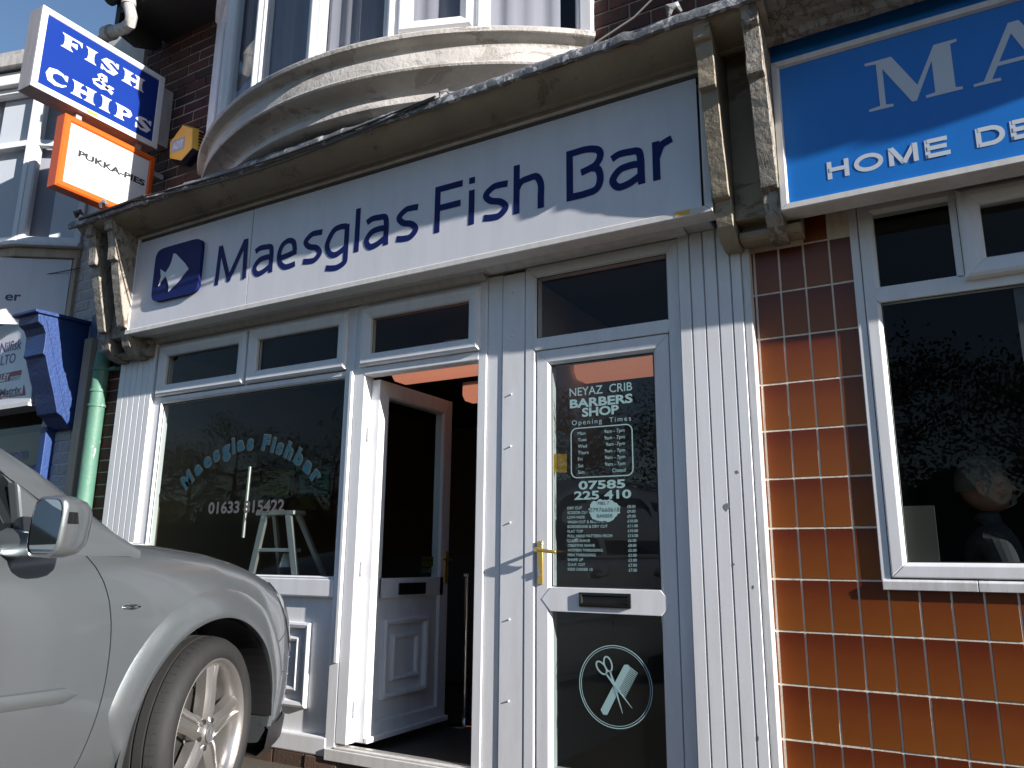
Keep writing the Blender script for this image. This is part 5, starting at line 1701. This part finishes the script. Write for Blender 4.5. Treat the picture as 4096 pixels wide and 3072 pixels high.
# arch lips: raised flare following the opening
def flare(cy, t0, t1):
    mb = MB()
    rows = [(0.0, -0.030), (0.0, 0.012), (0.006, 0.016), (0.030, 0.017), (0.070, 0.014), (0.105, 0.007), (0.125, -0.002)]
    n = 60
    def fn(i, j):
        t = t0 + (t1 - t0) * i / (n - 1)
        rx = (0.452 if math.cos(t) < 0 else 0.405)
        dr, out = rows[j]
        taper = min(1.0, min(i, n - 1 - i) / 7.0) if j > 3 else 1.0
        s_, z_ = cy + (rx + dr * taper) * math.cos(t), 0.385 + (0.462 + dr * taper) * math.sin(t)
        return (flank_x(s_, max(0.30, z_)) + out, s_, z_)
    mb.grid(fn, n, len(rows))
    return mb.build("arch_lip", SILVER, CAR, smooth=50)
flare(0.0, R(-6), R(186))
flare(-3.075, R(-6), R(186))
for cy in (0.0, -3.075):
    for sgn in (1, -1):
        lin = MB()
        lin.grid(lambda i, j, cy=cy, sgn=sgn: (sgn * (0.60 + 0.33 * j), cy + (0.447 if math.cos(math.pi * i / 30) < 0 else 0.40) * math.cos(math.pi * i / 30), 0.385 + 0.456 * math.sin(math.pi * i / 30)), 31, 2)
        k0 = len(lin.v)
        ring_ = [2 * i for i in range(31)]
        lin.f.append(ring_)
        lin.mi.append(0)
        lin.build("arch_liner", PLASTIC, CAR, fix=False)
# lower black bumper lip
lipm = MB()
for s in np.linspace(0.40, 0.855, 12):
    pass
def lipfn(i, j):
    s = 0.40 + 0.455 * (1 - (1 - i / 15) ** 2)
    w = Wf(s)
    z = [ZBf(s) + 0.085, ZBf(s) + 0.075, ZBf(s) - 0.01, ZBf(s) - 0.045, ZBf(s) - 0.05][j]
    k_ = [0.975, 0.992, 0.975, 0.93, 0.5][j]
    return (w * k_ + 0.004, s, z)
lipm.grid(lipfn, 16, 5)
lipm.build("bumper_lip", PLASTIC, CAR, smooth=True)
MB().grid(lambda i, j: (-lipfn(i, j)[0],) + lipfn(i, j)[1:], 16, 5).build("bumper_lip", PLASTIC, CAR, smooth=True)
MB().box(-0.80, 0.80, -2.6, -0.5, 0.20, 0.26).build("underbody", PLASTIC, CAR)
# seam between wing and bumper, bonnet shut line, pillar seam
def seam(pts, name="seam", r=0.0022, m=DARKJ):
    return MB().tube([(flank_x(s, z) + 0.0002, s, z) for s, z in pts], r, 6).build(name, m, CAR)
seam(spline([(0.355, 0.665), (0.42, 0.70), (0.50, 0.735), (0.57, 0.775)], 5))
MB().tube([(0.845 * Wf(s), s, ZSf(s) + 0.0035) for s in np.linspace(-0.60, 0.46, 40)], 0.0025, 6).build("bonnet_seam", DARKJ, CAR)
# bumper crease lines
for dz, s0, s1 in ((0.60, 0.50, 0.70), (0.52, 0.44, 0.62)):
    MB().tube([(flank_x(s, dz + 0.25 * (0.70 - s)) + 0.001, s, dz + 0.25 * (0.70 - s)) for s in np.linspace(s0, s1, 12)], 0.004, 6).build("bumper_crease", SILVER, CAR, smooth=True)
# headlight
def hl(i, j):
    s = 0.455 + 0.26 * i / 14
    zt = ZSf(s) - 0.012
    zb = max(ZSf(s) - 0.05 - 0.30 * min(1, (i / 14) ** 0.8), 0.64)
    z = zb + (zt - zb) * j / 8
    return (flank_x(s, z) + 0.004, s, z)
hlt = MB().grid(hl, 15, 9).build("headlight", LENS, CAR, smooth=True)
MB().tube([hl(0, 0), hl(4, 0), hl(8, 0), hl(14, 0)], 0.004, 6).build("headlight_trim", PLASTIC, hlt)
MB().tube([hl(0, j) for j in range(9)], 0.004, 6).build("headlight_trim", PLASTIC, hlt)
MB().grid(lambda i, j: (-0.62 + 1.24 * i / 10, 0.885 - 0.30 * (abs(i - 5) / 5) ** 2.2 + 0.004, 0.56 + 0.20 * j), 11, 2).build("grille", PLASTIC, CAR)
# greenhouse
ZR = smoothed([-4.25, -4.18, -4.0, -3.3, -2.3, -1.75, -1.50, -1.2, -0.80, -0.42], [1.15, 1.28, 1.70, 1.80, 1.815, 1.785, 1.735, 1.60, 1.395, 1.135], 0.08)
def gx(z): return 0.889 - 0.26 * max(0, z - 1.12) - 0.12 * max(0, z - 1.45)
gh = MB()
gs = np.concatenate([np.linspace(-4.22, -4.0, 6), np.linspace(-3.9, -1.6, 18), np.linspace(-1.5, -0.42, 22)])
def gring(s):
    zr = ZR(s)
    zb_ = min(1.10, zr - 0.06)
    hgt = zr - zb_
    P = [(gx(zb_), zb_)]
    c = min(0.10, hgt * 0.4)
    for u in (0.25, 0.5, 0.75, 1.0):
        z = zb_ + u * (hgt - c)
        P.append((gx(z), z))
    xe = gx(zr - c)
    for t in (25, 50, 72, 90):
        P.append((xe - 0.09 + 0.09 * math.cos(R(t)), zr - c + c * math.sin(R(t)) * 0.93))
    P += [(xe * 0.72, zr - c * 0.07 + 0.012), (xe * 0.4, zr + 0.022), (0, zr + 0.026)]
    return P
ns = len(gring(-2.0))
for s in gs:
    P = gring(s)
    gh.v += [(p[0], s, p[1]) for p in P] + [(-p[0], s, p[1]) for p in P[-2::-1]]
gn = 2 * ns - 1
for i in range(len(gs) - 1):
    for j in range(gn - 1):
        a = i * gn + j
        gh.f.append([a, a + 1, a + 1 + gn, a + gn])
        gh.mi.append(0)
gh.f.append(list(range(gn)))
gh.f.append([(len(gs) - 1) * gn + j for j in range(gn)])
gh.mi += [0, 0]
gh.build("cabin", SILVER, CAR, smooth=35)
# side windows: dark panes set a hair proud of the cabin, chrome line under them
DARKGLASS = mat("dark_car_glass", (0.006, 0.008, 0.009), 0.03, spec=0.6)
def side_window(poly, sgn=1):
    mb = MB()
    n = len(poly)
    vo = [(sgn * (gx(z) + 0.006), s, z) for s, z in poly]
    vi = [(sgn * (gx(z) - 0.02), s, z) for s, z in poly]
    mb.add(vo + vi, [list(range(n))] + [(i, (i + 1) % n, (i + 1) % n + n, i + n) for i in range(n)])
    o = mb.build("window", DARKGLASS, CAR)
    return o
w1 = [(-0.895, 1.122)] + spline([(-0.905, 1.19), (-0.930, 1.29), (-0.985, 1.37), (-1.12, 1.475), (-1.28, 1.575), (-1.45, 1.635), (-1.70, 1.66)], 3) + [(-1.70, 1.15)]
w2_ = [(-1.80, 1.15), (-1.80, 1.668), (-2.3, 1.69), (-2.70, 1.675), (-2.80, 1.60), (-2.80, 1.17)]
w3 = [(-2.90, 1.18), (-2.90, 1.66), (-3.4, 1.655), (-3.80, 1.60), (-3.95, 1.22)]
for p in (w1, w2_, w3):
    side_window(p, 1)
    side_window(p, -1)
ws2 = MB()
def wsf(i, j):
    s = -0.50 - 0.98 * j / 10
    x = (-0.74 + 1.48 * i / 10) * (1 - 0.16 * j / 10)
    xe = gx(ZR(s) - 0.1)
    return (x, s, ZR(s) + 0.030 - 0.035 * (abs(x) / xe) ** 3)
ws2.grid(wsf, 11, 11)
ws2.build("windscreen", DARKGLASS, CAR, smooth=True)
MB().tube([(gx(1.11) + 0.008, s, 1.112 + 0.012 * (-s - 0.9) / 1.5) for s in np.linspace(-0.90, -3.9, 30)], 0.008, 6).build("window_trim", CHROME, CAR, smooth=True)
MB().tube([(gx(z) + 0.001, s, z) for s, z in ((-1.50, 1.690), (-1.2, 1.520), (-1.028, 1.405), (-0.861, 1.295), (-0.70, 1.20))], 0.004, 6).build("pillar_seam", CHROME, CAR, smooth=True)
MB().tube([(0.60, s, ZR(s) + 0.03) for s in np.linspace(-1.8, -3.7, 10)], 0.016, 8).build("roof_rail", CHROME, CAR, smooth=True)
MB().tube([(-0.60, s, ZR(s) + 0.03) for s in np.linspace(-1.8, -3.7, 10)], 0.016, 8).build("roof_rail", CHROME, CAR, smooth=True)
# rub strip and handles on the doors
def strip(s0, s1, zf, h, name, parent, m):
    mb = MB()
    def fn(i, j):
        t = i / 23
        s = s0 + (s1 - s0) * t
        e = min(1.0, t / 0.035)
        hh = h * math.sqrt(max(0.03, 1 - (1 - e) ** 2))
        zc = zf(s)
        z = zc + hh * [-0.5, -0.42, -0.2, 0.2, 0.42, 0.5][j]
        return (flank_x(s, z) + [0.0, 0.011, 0.015, 0.015, 0.011, 0.0][j], s, z)
    mb.grid(fn, 24, 6)
    return mb.build(name, m, parent, smooth=45)
strip(-0.70, -1.73, lambda s: 0.640 + 0.03 * (-s - 0.7), 0.052, "rub_strip", fd, SILVER)
strip(-2.45, -1.75, lambda s: 0.640 + 0.03 * (-s - 0.7), 0.052, "rub_strip", rd, SILVER)
for par, s0 in ((fd, -1.44), (rd, -2.50)):
    x_ = flank_x(s0, 0.98)
    mb = MB()
    mb.tube([(x_ - 0.005, s0, 0.985), (x_ + 0.035, s0 - 0.02, 0.99), (x_ + 0.042, s0 - 0.10, 0.99), (x_ + 0.035, s0 - 0.18, 0.992), (x_ - 0.005, s0 - 0.20, 0.99)], [0.014, 0.016, 0.017, 0.016, 0.014], 10)
    mb.build("handle", SILVER, par, smooth=True)
    MB().lathe([(0.0, 0.004), (0.05, 0.002), (0.055, 0.0)], 20, fn=lambda a, b, h, x_=x_, s0=s0: (x_ + h * 0.5, s0 - 0.10 + a * 1.3, 0.985 + b)).build("handle_cup", PLASTIC, par, smooth=True)
# oval badge on the wing
bg_ = MB()
bg_.lathe([(0.0, 0.006), (0.8, 0.005), (1.0, 0.0)], 24, fn=lambda a, b, h: (flank_x(-0.49, 0.915) + h + 0.0005, -0.49 + a * 0.046, 0.915 + b * 0.011))
badge = bg_.build("badge", CHROME, CAR, smooth=True)
# door mirror
mi_ = thing  # (the mirror is a part of the car)
def sup(t, n):
    return (math.copysign(abs(math.cos(t)) ** (2 / n), math.cos(t)), math.copysign(abs(math.sin(t)) ** (2 / n), math.sin(t)))
mr = MB()
mrings = [(0.0, 0.88), (0.004, 0.97), (0.02, 1.0), (0.06, 0.985), (0.095, 0.90), (0.12, 0.72), (0.135, 0.42), (0.138, 0.05)]
MC = (1.098, -1.005, 1.190)
def mirf(i, j):
    dy, k_ = mrings[i]
    a, b = sup(2 * math.pi * j / 32, 4.0)
    return (MC[0] + 0.058 * a * k_ + 0.008 * b, MC[1] + dy + 0.012 * a, MC[2] + 0.098 * b * k_)
mr.grid(mirf, len(mrings), 33)
mir = mr.build("mirror", SILVER, CAR, smooth=50)
MB().add([(MC[0] + 0.048 * sup(2 * math.pi * j / 32, 4.5)[0], MC[1] + 0.002 + 0.012 * sup(2 * math.pi * j / 32, 4.5)[0], MC[2] + 0.085 * sup(2 * math.pi * j / 32, 4.5)[1]) for j in range(32)], [list(range(32))]).build("mirror_glass", mat("mirror_silver", (0.8, 0.82, 0.83), 0.01, metal=1.0), mir)
MB().grid(lambda i, j: (MC[0] + 0.0615 + 0.004 * math.sin(math.pi * i / 8) - 0.030 * (i / 8) ** 2, MC[1] + 0.030 + 0.085 * i / 8, MC[2] + 0.010 + 0.036 * j), 9, 2).build("indicator", BLACKG, mir, smooth=True)
MB().tube([(0.88, -0.96, 1.14), (0.96, -0.96, 1.135), (1.06, -0.95, 1.14)], [0.05, 0.045, 0.04], 12).build("mirror_arm", SILVER, mir, smooth=True)
tri = MB()
tri.prism([(-0.93, 1.12), (-0.70, 1.165), (-0.985, 1.34)], 0.86, 0.912, 'x')
tri.build("mirror_base", SILVER, CAR, 0.01)
# tail lights
for sgn in (0.70, -0.90):
    MB().box(sgn, sgn + 0.2, -4.22, -4.05, 0.95, 1.30).build("tail_light", REDL, CAR, 0.02)

def wheel(cx, cy, steer, side):
    """side +1 right; wheel local axis along x"""
    Mw = Matrix.Translation((cx, cy, 0.385)) @ Matrix.Rotation(steer, 4, 'Z')
    def P(a, b, h):                                    # a,b in wheel plane, h outward
        return tuple(Mw @ Vector((side * h, a, b)))
    w = MB()
    tyre = [(0.292, -0.02), (0.300, -0.005), (0.318, 0.004), (0.345, 0.002), (0.365, -0.012), (0.378, -0.034), (0.3835, -0.060), (0.385, -0.075), (0.378, -0.077), (0.378, -0.083), (0.3855, -0.085),
            (0.387, -0.118), (0.379, -0.120), (0.379, -0.127), (0.387, -0.129), (0.387, -0.165), (0.379, -0.167), (0.379, -0.174), (0.3865, -0.176), (0.385, -0.215), (0.378, -0.250), (0.345, -0.280), (0.292, -0.265)]
    ty = MB().lathe(tyre, 72, fn=P)
    wh = bpy.data.objects.new("wheel", ty.mesh("wheel", RUBBER, smooth=45))
    link(wh, CAR)
    sip = MB()
    for k in range(64):                                # shoulder sipes
        t = 2 * math.pi * k / 64
        for h0, h1, r in ((-0.040, -0.066, 0.3815), (-0.230, -0.212, 0.384)):
            a0 = (math.cos(t), math.sin(t))
            a1 = (math.cos(t + 0.012), math.sin(t + 0.012))
            r0 = 0.3805 if h0 > -0.1 else 0.3835
            sip.add([P(a0[0] * r0, a0[1] * r0, h0), P(a1[0] * r0, a1[1] * r0, h0), P(a1[0] * 0.386, a1[1] * 0.386, h1), P(a0[0] * 0.386, a0[1] * 0.386, h1)], [(0, 1, 2, 3)])
    sip.build("tread_block", PLASTIC, wh)
    rim = MB()
    rim.lathe([(0.293, -0.022), (0.296, -0.012), (0.290, -0.008), (0.280, -0.014), (0.268, -0.030), (0.258, -0.075), (0.254, -0.20)], 64, fn=P)
    # five broad spokes, each with two ridges and a groove
    for k in range(5):
        t0 = math.pi / 2 + 2 * math.pi * k / 5 - 0.10
        c_, s_ = math.cos(t0), math.sin(t0)
        rows = []
        for r, hw, h in ((0.045, 0.040, -0.030), (0.085, 0.048, -0.024), (0.15, 0.043, -0.026), (0.215, 0.047, -0.030), (0.277, 0.062, -0.028)):
            row = []
            for q, dh in ((-1.0, -0.055), (-0.96, -0.012), (-0.60, 0.0), (-0.32, 0.003), (-0.22, -0.010), (0.22, -0.010), (0.32, 0.003), (0.60, 0.0), (0.96, -0.012), (1.0, -0.055)):
                o_ = q * hw
                row.append(P(c_ * r - s_ * o_, s_ * r + c_ * o_, h + dh))
            rows.append(row)
        rim.grid(lambda i, j, rows=rows: rows[i][j], 5, 10)
    rim.lathe([(0.0, -0.020), (0.034, -0.020), (0.040, -0.026), (0.062, -0.034), (0.075, -0.06)], 40, fn=P)
    ri = rim.build("rim", ALLOY, wh, smooth=35)
    bolts = MB()
    for k in range(5):
        t = math.pi / 2 + 2 * math.pi * (k + 0.5) / 5 - 0.10
        cxx, cyy = 0.056 * math.cos(t), 0.056 * math.sin(t)
        bolts.lathe([(0.011, -0.040), (0.011, -0.028), (0.0, -0.028)], 10, fn=lambda a, b, h, cxx=cxx, cyy=cyy: P(cxx + a, cyy + b, h))
    bolts.build("wheel_bolt", PLASTIC, wh)
    cap = MB()
    cap.lathe([(0.033, -0.020), (0.036, -0.014), (0.033, -0.012), (0.030, -0.016), (0.0, -0.016)], 32, fn=P)
    for k in range(3):
        t = math.pi / 2 + 2 * math.pi * k / 3
        cap.add([P(0.029 * math.cos(t), 0.029 * math.sin(t), -0.0145), P(0.006 * math.cos(t + 1.05), 0.006 * math.sin(t + 1.05), -0.0145), P(0, 0, -0.011), P(0.006 * math.cos(t - 1.05), 0.006 * math.sin(t - 1.05), -0.0145)], [(0, 1, 2), (0, 2, 3)])
    cap.build("hub_cap", GRYM, wh, smooth=30)
    MB().lathe([(0.06, -0.10), (0.175, -0.10), (0.18, -0.105), (0.18, -0.125), (0.06, -0.125)], 40, fn=P).build("brake_disc", DISC, wh)
    MB().lathe([(0.0, -0.205), (0.256, -0.205)], 40, fn=P).build("wheel_back", PLASTIC, wh)
GRYM = mat("hub_grey", (0.20, 0.20, 0.21), 0.35, metal=0.6)
DISC = mat("brake_disc", (0.10, 0.095, 0.09), 0.4, metal=0.7)
wheel(0.955, 0.0, R(15), 1)
wheel(-0.955, 0.0, R(15), -1)
wheel(0.950, -3.075, 0, 1)
wheel(-0.950, -3.075, 0, -1)

# ================================================================== across the road (seen only in the glass)
def tree(x, y, h, m, label, seed):
    t_ = thing("tree", (x, y, 0), label, "tree", "trees across the road")
    r_ = random.Random(seed)
    tr = MB()
    tr.tube([(x, y, -0.1), (x + 0.1, y, h * 0.3), (x + 0.05, y + 0.1, h * 0.55), (x, y, h * 0.8)], [0.22, 0.17, 0.11, 0.03], 8)
    cl = []
    for k in range(16):
        z = h * r_.uniform(0.32, 0.92)
        a = r_.uniform(0, 6.28)
        L_ = h * 0.38 * (1.1 - abs(z / h - 0.55))
        e = (x + L_ * math.cos(a), y + L_ * math.sin(a), z + L_ * 0.35)
        tr.tube([(x, y, z - 0.3), ((x + e[0]) / 2, (y + e[1]) / 2, z + 0.05), e], [0.06, 0.035, 0.01], 5)
        cl.append((e, h * r_.uniform(0.09, 0.16)))
        cl.append((((x + e[0]) / 2, (y + e[1]) / 2, z + 0.3), h * r_.uniform(0.08, 0.14)))
    tr.build("trunk", BARK, t_)
    cr = MB()
    for (c, rad) in cl:
        for _ in range(150):
            d = Vector((r_.gauss(0, 1), r_.gauss(0, 1), r_.gauss(0, 0.8)))
            p = Vector(c) + d * rad * 0.55
            u = Vector((r_.uniform(-1, 1), r_.uniform(-1, 1), r_.uniform(-1, 1))).normalized()
            v_ = u.orthogonal().normalized()
            s_ = r_.uniform(0.04, 0.09)
            cr.add([p - u * s_, p + v_ * s_ * 0.6, p + u * s_, p - v_ * s_ * 0.6], [(0, 1, 2, 3)])
    cr.build("crown", m, t_, fix=False)
TR = [(-46, -30, 8.5), (-39, -27, 7.5), (-33, -25, 8.0), (-27, -26, 6.6), (-22, -24, 7.2), (-17, -25, 6.0), (-12, -22, 6.6), (-7.5, -24, 7.4), (-2, -22, 6.8), (3, -25, 7.5)]
tl = ["tall dark tree furthest left across the road", "dark bushy tree second along the far verge", "big dark tree third along the far verge", "low bushy tree fourth along the far verge", "rounded dark tree in the middle of the far verge",
      "small brownish tree near the middle of the far verge", "dark tree opposite the barber door", "brownish tall tree opposite the tiled wall", "dark tree straight across the road", "tall dark tree furthest right across the road"]
for i, (x, y, h) in enumerate(TR):
    tree(x, y, h, LEAF2 if i in (5, 7) else LEAF, tl[i], 100 + i)
HB = thing("house", (16, -16, 0), "brick house with a pitched roof across the road", "house")
MB().box(10, 24, -26, -16, 0, 6.2).build("wall", brick_mat("house_brick", [(0, (0.14, 0.07, 0.05)), (1, (0.2, 0.1, 0.07))]), HB)
MB().prism([(-26.4, 6.2), (-15.6, 6.2), (-21, 9.6)], 9.7, 24.3, 'x').build("roof", ROOFT, HB)
for x in (12, 16, 20):
    for z in (1.2, 4.0):
        o = MB().frame(x, x + 1.6, z, z + 1.4, [(0, -15.9), (0, -15.97), (0.08, -15.97), (0.08, -15.9)]).build("window", UPVC, HB)
        MB().box(x + 0.07, x + 1.53, -15.985, -15.975, z + 0.07, z + 1.33).build("pane", DARKGLASS, o)

HG = thing("hedge", (-20, -20, 0), "long dark hedge along the far side of the road", "hedge")
hm_ = MB()
rh = random.Random(5)
def hcore(i, j):
    x = -60 + 80 * i / 160
    h = 2.9 + 0.5 * math.sin(i * 0.7) + 0.3 * math.sin(i * 1.9)
    return (x, [-19.0, -19.1, -19.6, -20.6, -21.0][j] + 0.2 * math.sin(i * 1.3), [0, h * 0.8, h, h, 0][j])
hm_.grid(hcore, 161, 5)
for _ in range(9000):
    x = rh.uniform(-60, 20)
    p = Vector((x, -19.0 + rh.gauss(0, 0.15), rh.uniform(0.1, 3.5)))
    u = Vector((rh.uniform(-1, 1), rh.uniform(-1, 1), rh.uniform(-1, 1))).normalized()
    v_ = u.orthogonal().normalized()
    k_ = rh.uniform(0.06, 0.14)
    hm_.add([p - u * k_, p + v_ * k_ * 0.6, p + u * k_, p - v_ * k_ * 0.6], [(0, 1, 2, 3)])
hm_.build("foliage", LEAF, HG, fix=False)
